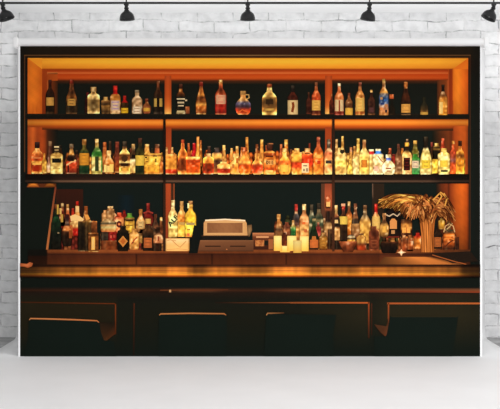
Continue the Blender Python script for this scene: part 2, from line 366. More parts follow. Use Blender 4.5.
def ff(x, y):
    c = ramp([(277, (15, 19, 14)), (286.5, (15, 19, 14)), (288, (26, 20, 14)), (290, (62, 32, 17)), (292, (30, 20, 13)), (300, (20, 20, 14)), (302, (22, 22, 15)), (320, (22, 22, 14)), (357, (16, 22, 17))], y)
    if 288.5 < y < 293:
        k = ramp([(20, .3), (60, .5), (100, .8), (130, .5), (165, .3), (180, 1.3), (210, 1.5), (225, .7), (260, .5), (290, 1.4), (340, 1.5), (380, 2.0), (480, 2.3)], x); c = sc_(c, .6 + k * .6)
    elif y > 293 and x > 300:
        c = mix(c, (40, 34, 20), ramp([(300, .1), (345, .5), (365, .7), (372, .2), (390, .8), (455, .9), (480, .6)], x) * ramp([(293, .6), (300, .7), (315, 1), (335, .4), (350, 0)], y))
    elif y > 293 and x < 116: c = mix(c, (36, 28, 14), .7 * ramp([(293, 0), (304, 1), (335, .6), (350, 0)], y))
    return c
P.grid(20, 277, 480, 357, 150, 60, 3, ff)
LN = [((20, 302), (116, 303.5), 1.1, (70, 32, 12), (112, 48, 16)), ((115.4, 303), (115.4, 334), 1.2, (140, 60, 20), (90, 40, 14)),
      ((134, 303), (133.6, 356), 1.2, (90, 38, 15), (34, 20, 11)), ((215, 302.5), (290, 302.5), 1.0, (34, 20, 11), (150, 76, 34)), ((290, 302.5), (369, 302.6), 1.5, (150, 76, 34), (206, 96, 40)),
      ((368.6, 302), (368.6, 338), 1.5, (176, 74, 30), (60, 28, 13)), ((387, 303.2), (480, 303.2), 1.7, (190, 90, 42), (206, 104, 46)), ((388.4, 303), (388.2, 326), 1.5, (176, 80, 34), (120, 60, 30)),
      ((300, 290.5), (480, 291.8), 1.6, (70, 34, 18), (152, 64, 32)), ((160, 290), (228, 289.5), 1.2, (110, 56, 26), (90, 44, 22)), ((371.5, 335), (371.5, 303), 1.0, (50, 24, 12), (84, 38, 18))]
for a, b, wd, ca, cb in LN:
    P.ribbon([mix(a, b, i / 12) for i in range(13)], wd, 5, lambda t, ca=ca, cb=cb: sc_(mix(ca, cb, t), .82))
P.poly([(169, 289.5), (171, 289.5), (171, 292), (169, 292)], 6, (190, 140, 90)); P.build('printed_bar_front', bd, 'printed dark panelled bar front with copper lines')

# --- bar stools in front of the counter
def stool(pts, top, tc, flare=None):
    P = Print(); P.poly(pts, 70, (16, 23, 18), (16, 24, 19))
    P.ribbon(top, lambda t: 1.5 * (.6 + .4 * math.sin(math.pi * t)), 72, tc)
    s = P.build('printed_bar_stool', bd, None)
    if flare:
        Q = Print(); ids = [Q.vert(x, y, 69, c) for (x, y), c in flare]; Q.f.append(tuple(ids)); Q.build('armrest', s)
stool([(29, 318), (99, 320), (101, 332), (104, 340), (114, 341), (116, 356.5), (24, 356.5), (28, 338)], [(29.4, 319.6), (30.5, 318.2), (50, 318.6), (75, 319.4), (97, 320.4), (99, 322.2)], lambda t: mix((190, 120, 70), (176, 98, 52), t),
      [((99, 322), (32, 22, 13)), ((102, 340), (60, 34, 16)), ((106, 341), (66, 38, 17)), ((112, 336), (70, 36, 16)), ((115, 334), (74, 34, 15)), ((115, 322), (24, 20, 12))])
stool([(159, 314), (226.5, 314), (227, 328), (226, 356.5), (158, 356.5)], [(159.2, 315), (160.5, 313.6), (190, 313), (224, 313.4), (226, 315)], lambda t: mix((176, 110, 60), (150, 90, 48), t))
stool([(266, 313.5), (336, 314.5), (333, 335), (334, 356.5), (264, 356.5)], [(266.4, 315), (267.2, 313), (284, 312.6)], lambda t: mix((190, 130, 76), (80, 48, 26), t))
stool([(390, 316), (458, 316), (455, 336), (452, 356.5), (374, 356.5), (374, 336), (386, 336)], [(391, 316.4), (457, 316.4)], lambda t: (40, 34, 20),
      [((388, 318), (36, 28, 16)), ((388, 333), (90, 48, 26)), ((385, 336), (84, 44, 24)), ((380, 332), (64, 36, 20)), ((374, 324), (66, 38, 22)), ((386, 326), (74, 42, 24))])
P = Print(); P.poly([(20, 263), (27, 263.5), (30, 261.8), (33, 263), (32, 266), (28, 267.6), (24, 266.4), (20, 266.2)], 71, (150, 74, 38), (206, 110, 62)); P.build('printed_bar_shape', bd, 'printed small orange-lit shape at the left end of the bar')  # small orange shape, not identified

# ------------------------------------------------------------------ printed bottles
PROF = {
 'wine':   [(0, .96), (.03, 1), (.52, 1), (.60, .93), (.68, .66), (.75, .36), (.9, .30), (.91, .35), (1, .35)],
 'spirit': [(0, .95), (.03, 1), (.58, 1), (.66, .85), (.74, .42), (.82, .36), (.83, .42), (1, .42)],
 'square': [(0, .97), (.02, 1), (.66, 1), (.72, .86), (.75, .42), (.82, .38), (.83, .5), (1, .5)],
 'round':  [(0, .62), (.08, .86), (.25, 1), (.45, .96), (.6, .66), (.7, .34), (.82, .30), (.83, .4), (1, .38)],
 'taper':  [(0, .9), (.06, 1), (.35, 1), (.5, .82), (.66, .5), (.8, .32), (.86, .30), (.87, .4), (1, .38)],
 'squat':  [(0, .86), (.1, .96), (.75, 1), (.8, .9), (.84, .5), (.86, .5), (1, .5)],
 'tumbler':[(0, .88), (.05, .92), (1, 1)],
 'box':    [(0, 1), (1, 1)],
 'neck':   [(0, 1), (.45, 1), (.6, .62), (.8, .52), (1, .52)],
 'can':    [(0, .97), (.03, 1), (.96, 1), (1, .9)],
}
items = []
def B(cx, base, wd, h, prof, stops, label=None, cap=None, em=.75, hi=.35, z=1, text=None, marks=0, name='printed_bottle', extra=None, lab=None):
    """cx, base, width, height in layout units; stops: (height, colour) up the glass; label: (t0, t1, width, colour);
    cap: (t0, colour); em: brightness of the edges against the middle; hi: strength of the glint"""
    items.append(dict(cx=cx, base=base, w=wd, h=h, prof=PROF[prof], stops=stops, label=label, cap=cap, em=em, hi=hi, z=z, text=text, marks=marks, name=name, extra=extra, lab=lab))
def halfw(it, t):
    return ramp([(a, b) for a, b in it['prof']], t) * it['w'] / 2
def body(it, P, l, t0, t1, rnd, stops, em, hi, k=1.0):
    q1, q2, q3 = rnd.random() * 6, rnd.random() * 6, rnd.uniform(.75, 1.3); hi *= .7; amp = 0 if it['name'] in ('printed_candle', 'printed_cloth') else .3
    n = max(4, int((t1 - t0) * it['h'] / .75)); m = 12; prev = None
    lat = [[rnd.random() for _ in range(14)] for _ in range(30)]
    ph = rnd.random() * 6; rows = []
    for j in range(n + 1):
        t = t0 + (t1 - t0) * j / n; hw = halfw(it, t) * k; c0 = ramp(stops, t); row = []
        for i in range(m + 1):
            s = -1 + 2 * i / m
            g = 1 + (em - 1) * abs(s) ** 2.2
            xx, yy = s * hw * q3, t * it['h']
            if it['name'] != 'printed_candle' and abs(s) > .95 and em < 1.25: g *= .62
            fu, fv = (s * hw + 12) / 1.9, yy / 2.1; iu, iv = int(fu) % 12, int(fv) % 28; a, b = fu % 1, fv % 1
            bl = (lat[iv][iu] * (1 - a) + lat[iv][iu + 1] * a) * (1 - b) + (lat[iv + 1][iu] * (1 - a) + lat[iv + 1][iu + 1] * a) * b
            c = amb(c0, g * (.98 if amp == 0 else .64 + .72 * bl))
            if amp and bl > .72 and sum(c0) > 200: c = mix(c, (255, 238, 190), (bl - .72) * 2.2)
            gl = math.exp(-((s + .52) / .2) ** 2) * hi + math.exp(-((s - .62) / .16) ** 2) * hi * .6
            c = mix(c, (255, 225, 160), gl * .5)
            row.append(P.vert(it['cx'] + s * hw, it['base'] - t * it['h'], l, c))
        rows.append(row)
    for A, Bq in zip(rows, rows[1:]):
        for i in range(m): P.f.append((A[i], A[i + 1], Bq[i + 1], Bq[i]))
def tone(it):
    b = it['base']; n = it['name']
    if n in ('printed_candle', 'printed_cloth'): return (1, .93, .9)
    if b > 190:
        if 165 < it['cx'] < 197: return (1, .96, .8)
        return (.92, .80, .64)
    if b > 150:
        if 164 < it['cx'] < 326: return (1, .84, .62)
        if it['cx'] < 164: return (.95, .86, .7)
        return (1, .94, .78)
    return (.9, .81, .66)
def draw(it, idx, make):
    k = tone(it); dim = lambda c: tuple(v * q for v, q in zip(c, k)) if c[0] >= c[1] * .97 else sc_(c, (k[0] + k[1]) / 2)
    it['stops'] = [(t, dim(c)) for t, c in it['stops']]
    if it['extra']: it['extra'] = [tuple(dim(v) if isinstance(v, tuple) and len(v) == 3 and isinstance(v[0], (int, float)) else v for v in e) for e in it['extra']]
    if it['cap']: it['cap'] = (it['cap'][0], dim(it['cap'][1]))
    if it['label']: it['label'] = it['label'][:3] + (dim(it['label'][3]),)
    rnd = random.Random(idx * 13 + 5); L = 12 + it['z'] * 16 + (idx % 4) * 4
    tc = it['cap'][0] if it['cap'] else 1
    P = Print() if make else STUFF
    body(it, P, L, 0, tc, rnd, it['stops'], it['em'], it['hi'])
    # lit foot line where the glass meets the shelf
    if it['extra']:
        L0 = L
        for en, (kind, *a) in enumerate(it['extra']):
            L = L0 + 2.3 + en * .12
            if kind == 'rect': x0, y0, x1, y1, c = a; P.grid(x0, y0, x1, y1, 3, 3, L + 1, lambda x, y: sc_(c, 1 + rnd.uniform(-.08, .08)))
            if kind == 'poly': P.poly(a[0], L + 1, a[1])
            if kind == 'line': P.ribbon(a[0], a[1], L + 1, a[2])
        L = L0
    o = P.build(it['name'], bd, it['lab']) if make else None
    if it['cap']:
        P = Print() if make else STUFF
        c = it['cap'][1]; body(it, P, L + 1, tc, 1, rnd, [(tc, sc_(c, .85)), ((tc + 1) / 2, c), (1, mix(c, (255, 230, 180), .12))], .6, .15)
        if make: P.build('cap', o)
    if it['label']:
        P = Print() if make else STUFF
        t0, t1, wf, c = it['label']; hw = it['w'] / 2 * wf; y0, y1 = it['base'] - t1 * it['h'], it['base'] - t0 * it['h']
        P.grid(it['cx'] - hw, y0, it['cx'] + hw, y1, 6, 5, L + 2, lambda x, y: sc_(c, (1 - .22 * abs((x - it['cx']) / hw) ** 2) * (1 + rnd.uniform(-.06, .06))))
        if it['marks']:
            dark = sc_(c, .35) if isinstance(it['marks'], int) else it['marks']
            ny = max(1, int((y1 - y0) / 3))
            for q in range(ny):
                yy = y0 + (q + .5) * (y1 - y0) / ny + rnd.uniform(-.3, .3); ww = hw * rnd.uniform(.45, .8)
                P.grid(it['cx'] - ww, yy - .45, it['cx'] + ww, yy + .45, 5, 1, L + 3, lambda x, y: mix(c, dark, .35 + .5 * rnd.random()))
        if make: P.build('label', o)
    return o
G, W_, RD = (230, 180, 90), (238, 222, 190), (176, 22, 22)
def glass(lo, hi_, foot=None):
    return [(0, foot or sc_(lo, 1.5)), (.035, foot or sc_(lo, 1.4)), (.08, lo), (.5, mix(lo, hi_, .4)), (.75, hi_), (1, hi_)]
DKG = glass((24, 17, 11), (40, 24, 14), (90, 66, 46)); 
# ---- top shelf
B(50, 113.6, 9, 34, 'wine', glass((22, 16, 10), (44, 24, 14), (60, 42, 26)), (.24, .48, .85, (206, 162, 88)), (.84, (52, 20, 14)), 1, .1, lab='printed dark wine bottle with gold label, far left of the top shelf')
B(71.5, 113.6, 11.5, 34, 'taper', [(0, (110, 78, 50)), (.05, (40, 28, 16)), (.3, (26, 20, 12)), (.5, (110, 66, 28)), (.62, (60, 34, 18)), (.8, (96, 52, 26)), (1, (90, 40, 24))], (.24, .44, .72, (206, 160, 84)), (.88, (130, 40, 28)), 1.3, .3, marks=1)
B(87.5, 113.2, 6, 21, 'spirit', glass((34, 16, 12), (60, 18, 14)), None, (.8, (96, 16, 18)), 1, .05, z=0)
B(93.5, 113.4, 12, 26.5, 'square', [(0, (236, 210, 160)), (.06, (210, 180, 120)), (.12, (120, 98, 60)), (.5, (96, 76, 44)), (.62, (220, 190, 130)), (.68, (236, 212, 156)), (.75, (150, 120, 76)), (1, (236, 206, 150))], None, (.82, (232, 206, 158)), 1.9, .3, lab='printed clear square decanter glowing on the top shelf')
B(105.6, 113.4, 9, 16.6, 'squat', [(0, (110, 80, 44)), (.1, (60, 42, 22)), (.45, (150, 110, 56)), (.55, (50, 34, 18)), (.75, (120, 84, 44)), (1, (190, 150, 90))], None, (.78, (222, 184, 116)), 1.2, .3)
B(115.2, 113.6, 10.6, 28, 'spirit', [(0, (230, 200, 160)), (.1, (236, 206, 170)), (.2, (170, 110, 60)), (.5, (206, 140, 60)), (.7, (190, 120, 50)), (1, (180, 60, 30))], (.12, .47, .84, (226, 204, 196)), (.7, (206, 28, 24)), .8, .4, marks=(110, 70, 150), lab='printed bottle with red cap and white label on the top shelf')
B(124.6, 113.6, 7.6, 18, 'spirit', glass((44, 30, 12), (70, 44, 18)), (.04, .32, .9, (236, 196, 44)), (.62, (190, 24, 20)), .8, .15, marks=(120, 80, 10))
B(137, 113.6, 10.4, 23.6, 'spirit', [(0, (240, 226, 210)), (.1, (210, 190, 170)), (.4, (190, 158, 130)), (.7, (214, 186, 160)), (1, (220, 200, 180))], (.02, .30, .8, (244, 234, 226)), (.9, (150, 140, 130)), .8, .35, marks=(140, 90, 60))
B(146.6, 113.2, 9, 14.6, 'round', glass((120, 62, 36), (150, 90, 50)), (.14, .38, .7, (224, 176, 70)), (.8, (120, 50, 30)), .8, .3)
B(158, 113.8, 9.2, 33, 'wine', glass((22, 16, 10), (62, 34, 18), (60, 50, 44)), (.22, .47, .9, (206, 176, 96)), (.8, (120, 64, 40)), 1, .2, extra=[], marks=0, lab='printed dark wine bottle with gold label beside the left divider')
items[-1]['extra'] = [('rect', 156.6, 98, 159.4, 107, (26, 18, 10))]
B(187.2, 113.4, 5, 7, 'box', [(0, (120, 60, 34)), (1, (170, 96, 56))], z=0, name='printed_box')
B(180.6, 113.8, 9.4, 30, 'spirit', [(0, (200, 190, 160)), (.1, (30, 24, 16)), (.55, (22, 20, 16)), (.68, (120, 70, 32)), (.8, (200, 130, 66)), (1, (70, 38, 24))], None, (.84, (60, 28, 20)), .9, .15,
  extra=[('rect', 176.6, 98.2, 184.8, 99.4, (232, 226, 210)), ('rect', 185, 99.4, 187, 101, (220, 210, 190)), ('rect', 177.4, 101.6, 184, 103.2, (206, 198, 180)), ('rect', 178, 105, 183.6, 106.2, (214, 206, 190)), ('rect', 176.8, 110.4, 184.6, 112.6, (206, 196, 160))], lab='printed black bottle with white lettering bands on the top shelf')
B(201, 114, 10.6, 32.4, 'taper', [(0, (236, 190, 120)), (.04, (120, 60, 24)), (.22, (190, 100, 30)), (.3, (236, 176, 90)), (.38, (130, 70, 24)), (.52, (90, 44, 18)), (.6, (210, 140, 60)), (.75, (190, 110, 50)), (1, (90, 24, 18))], None, (.86, (130, 36, 26)), 1.1, .5, lab='printed amber whisky bottle on the top shelf')
B(220.6, 114.2, 11.2, 34.6, 'wine', [(0, (236, 150, 110)), (.04, (130, 24, 18)), (.3, (160, 34, 22)), (.5, (210, 90, 50)), (.7, (120, 50, 26)), (.8, (180, 70, 40)), (.9, (200, 130, 70)), (1, (240, 200, 130))], (.30, .56, .86, (238, 186, 164)), (.93, (244, 208, 140)), 1.15, .4, marks=(200, 90, 70), lab='printed red bottle with pink label on the top shelf')
B(243, 114.4, 15.4, 23.6, 'round', [(0, (230, 150, 90)), (.08, (190, 60, 24)), (.2, (170, 50, 24)), (.32, (60, 40, 60)), (.5, (84, 84, 130)), (.62, (200, 150, 90)), (.8, (190, 130, 70)), (1, (230, 190, 130))], None, (.84, (226, 190, 130)), 1.4, .3, lab='printed round jug with handle and blue-violet glass',
  extra=[('line', [(245.5, 94.5), (248.6, 94.6), (249, 97.6), (246.5, 99)], 1.1, (206, 176, 120)), ('line', [(237.6, 113), (242, 109.6), (249, 112.6)], 1.1, (236, 110, 50))])
B(269.3, 114.8, 14.6, 31, 'wine', [(0, (230, 190, 120)), (.05, (236, 200, 120)), (.12, (120, 84, 40)), (.4, (74, 50, 26)), (.55, (110, 80, 40)), (.6, (216, 180, 110)), (.7, (196, 160, 96)), (.8, (206, 170, 104)), (1, (150, 70, 36))], (.14, .21, .66, (216, 176, 90)), (.88, (176, 88, 50)), 2.1, .2, lab='printed decanter with gold-lit outline and amber stopper', extra=[('rect', 266.6, 89.6, 272, 92, (236, 206, 140)), ('rect', 265.5, 99, 273, 104, (52, 36, 20))])
B(292.6, 114.8, 10.6, 29.4, 'wine', glass((60, 28, 18), (74, 30, 20), (90, 70, 50)), (.02, .5, .96, (232, 212, 170)), (.78, (30, 24, 22)), .9, .1, extra=[], marks=0, lab='printed dark bottle with tall white label on the top shelf')
items[-1]['extra'] = [('line', [(292.6, 102), (293.2, 106), (292, 112)], 2.6, (130, 62, 30))]
B(308.6, 113.8, 5.4, 21.6, 'wine', glass((52, 24, 16), (70, 32, 22)), None, (.85, (90, 50, 36)), .8, .1, z=0)
B(316, 114.8, 9.2, 32.6, 'wine', [(0, (190, 110, 70)), (.05, (80, 30, 18)), (.14, (70, 26, 16)), (.45, (180, 60, 28)), (.6, (200, 80, 36)), (.75, (210, 110, 60)), (1, (110, 60, 46))], (.14, .45, .92, (240, 196, 104)), (.88, (120, 70, 50)), .9, .4, marks=(170, 110, 40), lab='printed red-amber bottle with cream label left of the right divider')
B(331.4, 114, 4.6, 20, 'wine', glass((60, 24, 16), (110, 44, 26)), None, (.88, (180, 110, 60)), .8, .1, z=0)
B(339, 114.8, 9.4, 31.6, 'wine', [(0, (200, 100, 90)), (.06, (120, 34, 28)), (.14, (160, 70, 44)), (.5, (210, 130, 80)), (.7, (214, 120, 70)), (.85, (190, 100, 60)), (1, (240, 230, 210))], (.12, .48, .88, (240, 220, 186)), (.91, (246, 240, 226)), .9, .4, marks=0, extra=[], lab='printed bottle with white cap just right of the right divider')
items[-1]['extra'] = [('rect', 338.4, 100, 340, 111, (150, 70, 50))]
B(348.8, 114.8, 7.6, 22, 'wine', [(0, (236, 190, 90)), (.3, (236, 190, 80)), (.34, (60, 30, 18)), (.5, (110, 70, 40)), (.7, (170, 110, 70)), (1, (110, 56, 40))], (.02, .3, .96, (242, 196, 84)), (.88, (130, 66, 52)), .9, .3)
B(359.8, 114.8, 9.4, 32.6, 'wine', [(0, (230, 170, 90)), (.06, (170, 80, 30)), (.12, (230, 170, 80)), (.5, (216, 150, 76)), (.7, (206, 140, 76)), (1, (130, 70, 60))], (.12, .52, .9, (244, 208, 120)), (.9, (140, 72, 62)), .9, .4, marks=(200, 130, 50), lab='printed pale amber bottle with gold label on the top shelf')
B(371.2, 114.8, 7.4, 25, 'wine', glass((50, 28, 22), (60, 30, 20), (130, 90, 60)), (.1, .3, .7, (90, 56, 60)), (.9, (236, 190, 110)), 1, .2)
B(391.4, 98.6, 4.4, 4.4, 'box', [(0, (176, 80, 40)), (1, (206, 106, 60))], z=0, name='printed_bottle_cap')
B(391.8, 114.6, 6.4, 15, 'taper', glass((26, 20, 12), (22, 20, 14), (50, 36, 24)), z=0, em=1, hi=0)
B(383.6, 115, 9.6, 36.4, 'wine', [(0, (236, 180, 120)), (.05, (230, 160, 100)), (.2, (170, 120, 100)), (.35, (60, 80, 120)), (.45, (40, 70, 110)), (.58, (90, 90, 110)), (.63, (236, 180, 90)), (.72, (220, 150, 80)), (.8, (120, 80, 50)), (1, (236, 200, 130))], None, (.92, (240, 206, 130)), 1, .3, lab='printed bottle with blue mosaic pattern and gold cap',
  extra=[('rect', 380, 97, 382.4, 99.4, (190, 150, 110)), ('rect', 383.6, 99, 386.6, 101, (50, 100, 160)), ('rect', 380.4, 102.6, 384, 104.6, (40, 60, 110)), ('rect', 384.4, 104, 387.4, 107, (190, 130, 90)), ('rect', 380, 107.4, 382.6, 110, (236, 150, 90)), ('rect', 384.8, 109.6, 387, 112.4, (50, 40, 50))])
B(405.6, 114.8, 10.6, 33, 'taper', [(0, (150, 120, 90)), (.05, (34, 26, 20)), (.4, (40, 22, 14)), (.55, (70, 34, 18)), (.7, (50, 28, 18)), (1, (60, 34, 22))], (.07, .33, .86, (236, 180, 96)), (.80, (206, 130, 70)), 1.1, .1, extra=[], marks=0, lab='printed dark brandy bottle with gold cap and cream label')
items[-1]['marks'] = (150, 96, 44)
B(424, 114.8, 8, 18, 'round', [(0, (90, 66, 34)), (.14, (120, 84, 40)), (.3, (60, 46, 26)), (.6, (36, 34, 24)), (1, (30, 30, 22))], (.02, .16, .95, (206, 168, 84)), None, 1, .05)
B(442.8, 114.8, 9, 30.4, 'wine', [(0, (236, 170, 60)), (.1, (226, 150, 50)), (.4, (236, 176, 80)), (.55, (190, 120, 44)), (.65, (110, 70, 40)), (.75, (196, 160, 130)), (1, (26, 18, 14))], None, (.77, (24, 18, 14)), .8, .3, lab='printed bottle with black pourer at the right end of the top shelf',
  extra=[('rect', 439, 102, 442.6, 113.4, (246, 220, 150))])
items[-1]['name'] = 'printed_bottle'

# ---- second shelf: tall ones behind first, then the front row
AM = [(0, (250, 190, 90)), (.05, (230, 140, 50)), (.3, (196, 96, 30)), (.55, (220, 130, 50)), (.75, (226, 150, 70)), (1, (200, 120, 60))]
def am(lo, mid, up, nk): return [(0, mix(lo, (255, 230, 170), .6)), (.05, mix(lo, (255, 220, 150), .3)), (.12, lo), (.4, mid), (.62, up), (.76, nk), (1, nk)]
def N(cx, base, wd, h, c0, c1, cap): B(cx, base, wd, h, 'neck', [(0, sc_(c0, .8)), (.5, c0), (1, c1)], None, (.82, cap), .7, .25, z=0)
N(50, 168, 7.6, 27, (90, 56, 46), (70, 36, 26), (150, 120, 100)); N(60, 160, 6, 15, (60, 40, 26), (40, 30, 20), (30, 26, 20)); N(76.6, 172, 5.4, 22, (96, 40, 22), (50, 26, 16), (40, 26, 18))
N(78.5, 168, 5, 13, (150, 60, 30), (120, 60, 30), (80, 40, 26)); N(104.6, 172, 7, 30, (190, 110, 50), (190, 100, 50), (206, 110, 56)); N(110, 162, 5, 21, (60, 36, 22), (40, 24, 16), (60, 40, 30))
N(117, 172.6, 8, 31, (110, 50, 30), (90, 34, 26), (140, 60, 48)); N(127.6, 170, 5, 20, (70, 40, 20), (70, 36, 20), (90, 40, 24)); N(131, 170, 5, 22, (120, 50, 30), (90, 36, 20), (120, 60, 40))
N(146.8, 162, 8.6, 18, (236, 180, 90), (226, 160, 90), (244, 200, 130)); N(157, 166, 9, 22, (206, 110, 60), (190, 110, 70), (110, 70, 50)); N(152, 158, 4, 10, (50, 40, 20), (30, 26, 16), (40, 34, 20))
N(166.5, 160, 4.2, 13, (236, 190, 130), (236, 200, 150), (240, 210, 170)); N(172, 160, 4.4, 13, (236, 190, 130), (220, 170, 120), (246, 226, 190)); N(188.5, 165, 4.6, 22, (190, 90, 40), (206, 120, 70), (214, 130, 90))
N(194, 162, 6, 19, (190, 26, 40), (180, 20, 34), (200, 30, 44)); N(197.8, 172, 5.4, 35.5, (246, 190, 90), (240, 160, 90), (250, 190, 120)); N(200.6, 166, 3.4, 26, (206, 140, 60), (176, 110, 60), (190, 120, 70))
N(208.8, 163, 6, 17, (80, 44, 30), (60, 30, 26), (70, 56, 56)); N(223.8, 172, 6, 27, (226, 180, 110), (190, 150, 96), (246, 220, 150)); N(237, 168, 6, 22, (236, 180, 90), (240, 190, 120), (250, 226, 170))
N(231.6, 160, 5, 12, (230, 170, 90), (226, 170, 96), (240, 206, 140)); N(246.8, 172, 5.6, 35, (206, 150, 70), (190, 130, 66), (240, 190, 110)); N(241.6, 162, 4, 15, (206, 130, 60), (170, 90, 40), (190, 110, 60))
N(256.8, 166, 5.4, 22, (176, 110, 60), (110, 60, 36), (150, 90, 56)); N(261.6, 168, 6, 28.6, (230, 170, 90), (226, 170, 80), (246, 206, 120)); N(266.4, 164, 4.6, 19, (190, 100, 60), (170, 80, 56), (196, 110, 80))
N(281, 164, 5, 20, (190, 100, 60), (170, 90, 56), (196, 120, 80)); N(286, 166, 7, 26.6, (200, 130, 60), (206, 150, 70), (250, 226, 140)); N(291, 164, 5, 15, (170, 90, 40), (110, 60, 30), (90, 50, 30)); N(301, 172, 6, 20, (246, 190, 90), (236, 180, 110), (230, 190, 140))
N(309.4, 160, 3.6, 17, (90, 44, 28), (110, 40, 30), (130, 50, 36)); N(336.4, 170, 5, 31, (230, 190, 120), (190, 140, 90), (220, 180, 130)); N(342.4, 164, 5, 28, (206, 160, 80), (190, 140, 80), (230, 190, 110))
N(350.8, 172, 5.4, 25, (236, 190, 100), (190, 120, 70), (176, 110, 70)); N(354.4, 172, 5, 26, (230, 180, 96), (180, 120, 66), (206, 150, 90)); N(358, 168, 6, 29.6, (240, 200, 110), (206, 160, 80), (244, 210, 120))
N(389.8, 166, 5.6, 18, (120, 44, 26), (150, 60, 34), (176, 80, 50)); N(393.6, 166, 7, 12, (150, 36, 30), (150, 40, 30), (110, 30, 24)); N(402, 162, 5, 14, (230, 150, 60), (236, 160, 66), (190, 110, 50))
N(415, 160, 7.6, 19.6, (110, 100, 36), (60, 44, 22), (240, 196, 110)); N(407, 146, 4.6, 7, (110, 90, 80), (150, 120, 100), (190, 160, 140)); N(431.6, 168, 5, 26, (60, 40, 22), (80, 34, 26), (110, 40, 36)); N(442.6, 156, 6, 18, (170, 60, 36), (190, 70, 44), (206, 90, 60))
# front row
B(37.2, 173.4, 11.4, 31.6, 'spirit', [(0, (255, 220, 150)), (.05, (240, 150, 70)), (.12, (150, 50, 18)), (.3, (170, 62, 20)), (.36, (246, 190, 90)), (.42, (170, 60, 20)), (.6, (190, 96, 40)), (.7, (230, 160, 90)), (1, (206, 150, 90))], None, (.80, (36, 18, 20)), 1.3, .35, z=1, extra=[('rect', 32.4, 157, 41, 158.4, (214, 130, 80)), ('rect', 32.4, 163, 41, 164.6, (250, 196, 100)), ('rect', 33.2, 166, 39, 171, (160, 40, 14))], lab='printed amber bottle with black cap, far left of the second shelf')
B(44.2, 173, 5, 20, 'spirit', [(0, (255, 236, 170)), (.1, (250, 206, 100)), (.6, (240, 190, 80)), (1, (190, 120, 50))], None, None, .8, .3, z=1)
B(49, 172.6, 6.6, 16, 'round', [(0, (246, 200, 130)), (.2, (230, 190, 170)), (.4, (250, 240, 226)), (.6, (190, 140, 120)), (1, (110, 70, 60))], None, None, .7, .2, z=1)
B(56.6, 173.6, 12.6, 27.6, 'square', [(0, (255, 240, 190)), (.06, (246, 216, 130)), (.3, (248, 226, 150)), (.6, (240, 210, 130)), (.72, (226, 190, 110)), (.8, (50, 40, 26)), (1, (60, 50, 34))], (.40, .56, .72, (22, 22, 18)), (.8, (66, 56, 42)), .9, .25, z=2, extra=[('rect', 54.2, 146, 59, 147.4, (240, 230, 200)), ('rect', 54.6, 149.4, 58.6, 150.4, (190, 170, 130)), ('rect', 52.6, 154.6, 60.8, 155.8, (190, 150, 80)), ('rect', 53, 168, 60, 169, (200, 170, 100))], lab='printed cream square bottle with black label on the second shelf')
B(71.4, 173.4, 11, 29.6, 'taper', [(0, (210, 180, 160)), (.04, (120, 40, 26)), (.2, (196, 66, 34)), (.4, (200, 70, 36)), (.46, (50, 26, 16)), (.6, (40, 26, 16)), (.66, (226, 160, 80)), (.78, (236, 190, 120)), (.86, (110, 80, 60)), (1, (120, 100, 90))], None, (.9, (130, 116, 104)), 1.05, .3, z=2, extra=[('line', [(66.6, 165), (71, 162), (76, 160)], 1.5, (246, 200, 150)), ('rect', 68, 157, 74, 161, (30, 18, 12)), ('rect', 67.4, 165, 69, 172, (60, 20, 14))], lab='printed tapering whisky bottle with slanted label on the second shelf')
B(84.2, 173.8, 10.6, 34.6, 'spirit', [(0, (90, 96, 60)), (.05, (20, 44, 20)), (.22, (28, 60, 28)), (.28, (206, 150, 50)), (.56, (190, 140, 50)), (.62, (40, 60, 28)), (.7, (90, 90, 40)), (1, (110, 90, 44))], (.26, .6, .84, (224, 158, 54)), (.84, (190, 140, 76)), .75, .2, z=2, marks=(150, 96, 30), lab='printed green wine bottle with orange label on the second shelf')
B(96.8, 173.8, 10.8, 35, 'wine', [(0, (226, 220, 150)), (.05, (190, 190, 100)), (.12, (246, 240, 180)), (.45, (236, 226, 140)), (.52, (60, 130, 40)), (.62, (46, 110, 34)), (.74, (120, 140, 60)), (.8, (206, 180, 110)), (1, (220, 180, 110))], (.08, .5, .34, (56, 62, 30)), (.9, (236, 196, 130)), .9, .3, z=2, extra=[('rect', 101.2, 157, 102.4, 172, (30, 130, 50))], lab='printed bright green gin bottle glowing on the second shelf')
B(108.8, 173.4, 11.4, 23, 'round', am((170, 80, 24), (200, 120, 50), (214, 150, 80), (230, 190, 130)), (.06, .34, .5, (250, 226, 150)), None, .9, .4, z=2, extra=[('rect', 104, 164.6, 106.4, 172, (255, 236, 160)), ('rect', 109.6, 164, 113.4, 172, (250, 220, 130))])
B(117.2, 172.4, 6, 24, 'spirit', am((170, 80, 26), (130, 56, 26), (120, 50, 34), (110, 50, 36)), None, None, .8, .2, z=1)
B(124.6, 173.8, 10.8, 32.6, 'spirit', [(0, (250, 220, 160)), (.06, (240, 190, 110)), (.14, (250, 196, 90)), (.3, (60, 30, 14)), (.36, (246, 220, 150)), (.45, (110, 60, 26)), (.58, (96, 56, 26)), (.64, (240, 200, 120)), (.74, (246, 206, 130)), (.8, (90, 60, 36)), (1, (60, 50, 42))], (.10, .19, .72, (240, 180, 80)), (.84, (54, 46, 40)), 1.6, .2, z=2, extra=[('rect', 120.8, 163, 128.6, 166, (44, 24, 12)), ('poly', [(124.6, 154.6), (128, 157), (127, 160.6), (124.6, 162), (122.2, 160.6), (121.2, 157)], (70, 44, 24))], lab='printed bulbous decanter with gold rim on the second shelf')
B(133.2, 172.8, 8.4, 29, 'spirit', [(0, (230, 190, 120)), (.2, (246, 216, 140)), (.3, (250, 230, 180)), (.46, (246, 226, 190)), (.5, (40, 26, 16)), (.6, (60, 40, 20)), (.76, (60, 40, 24)), (1, (236, 200, 140))], None, (.92, (240, 206, 150)), .9, .2, z=1, extra=[('rect', 131.6, 154.4, 135, 157.4, (24, 16, 10))])
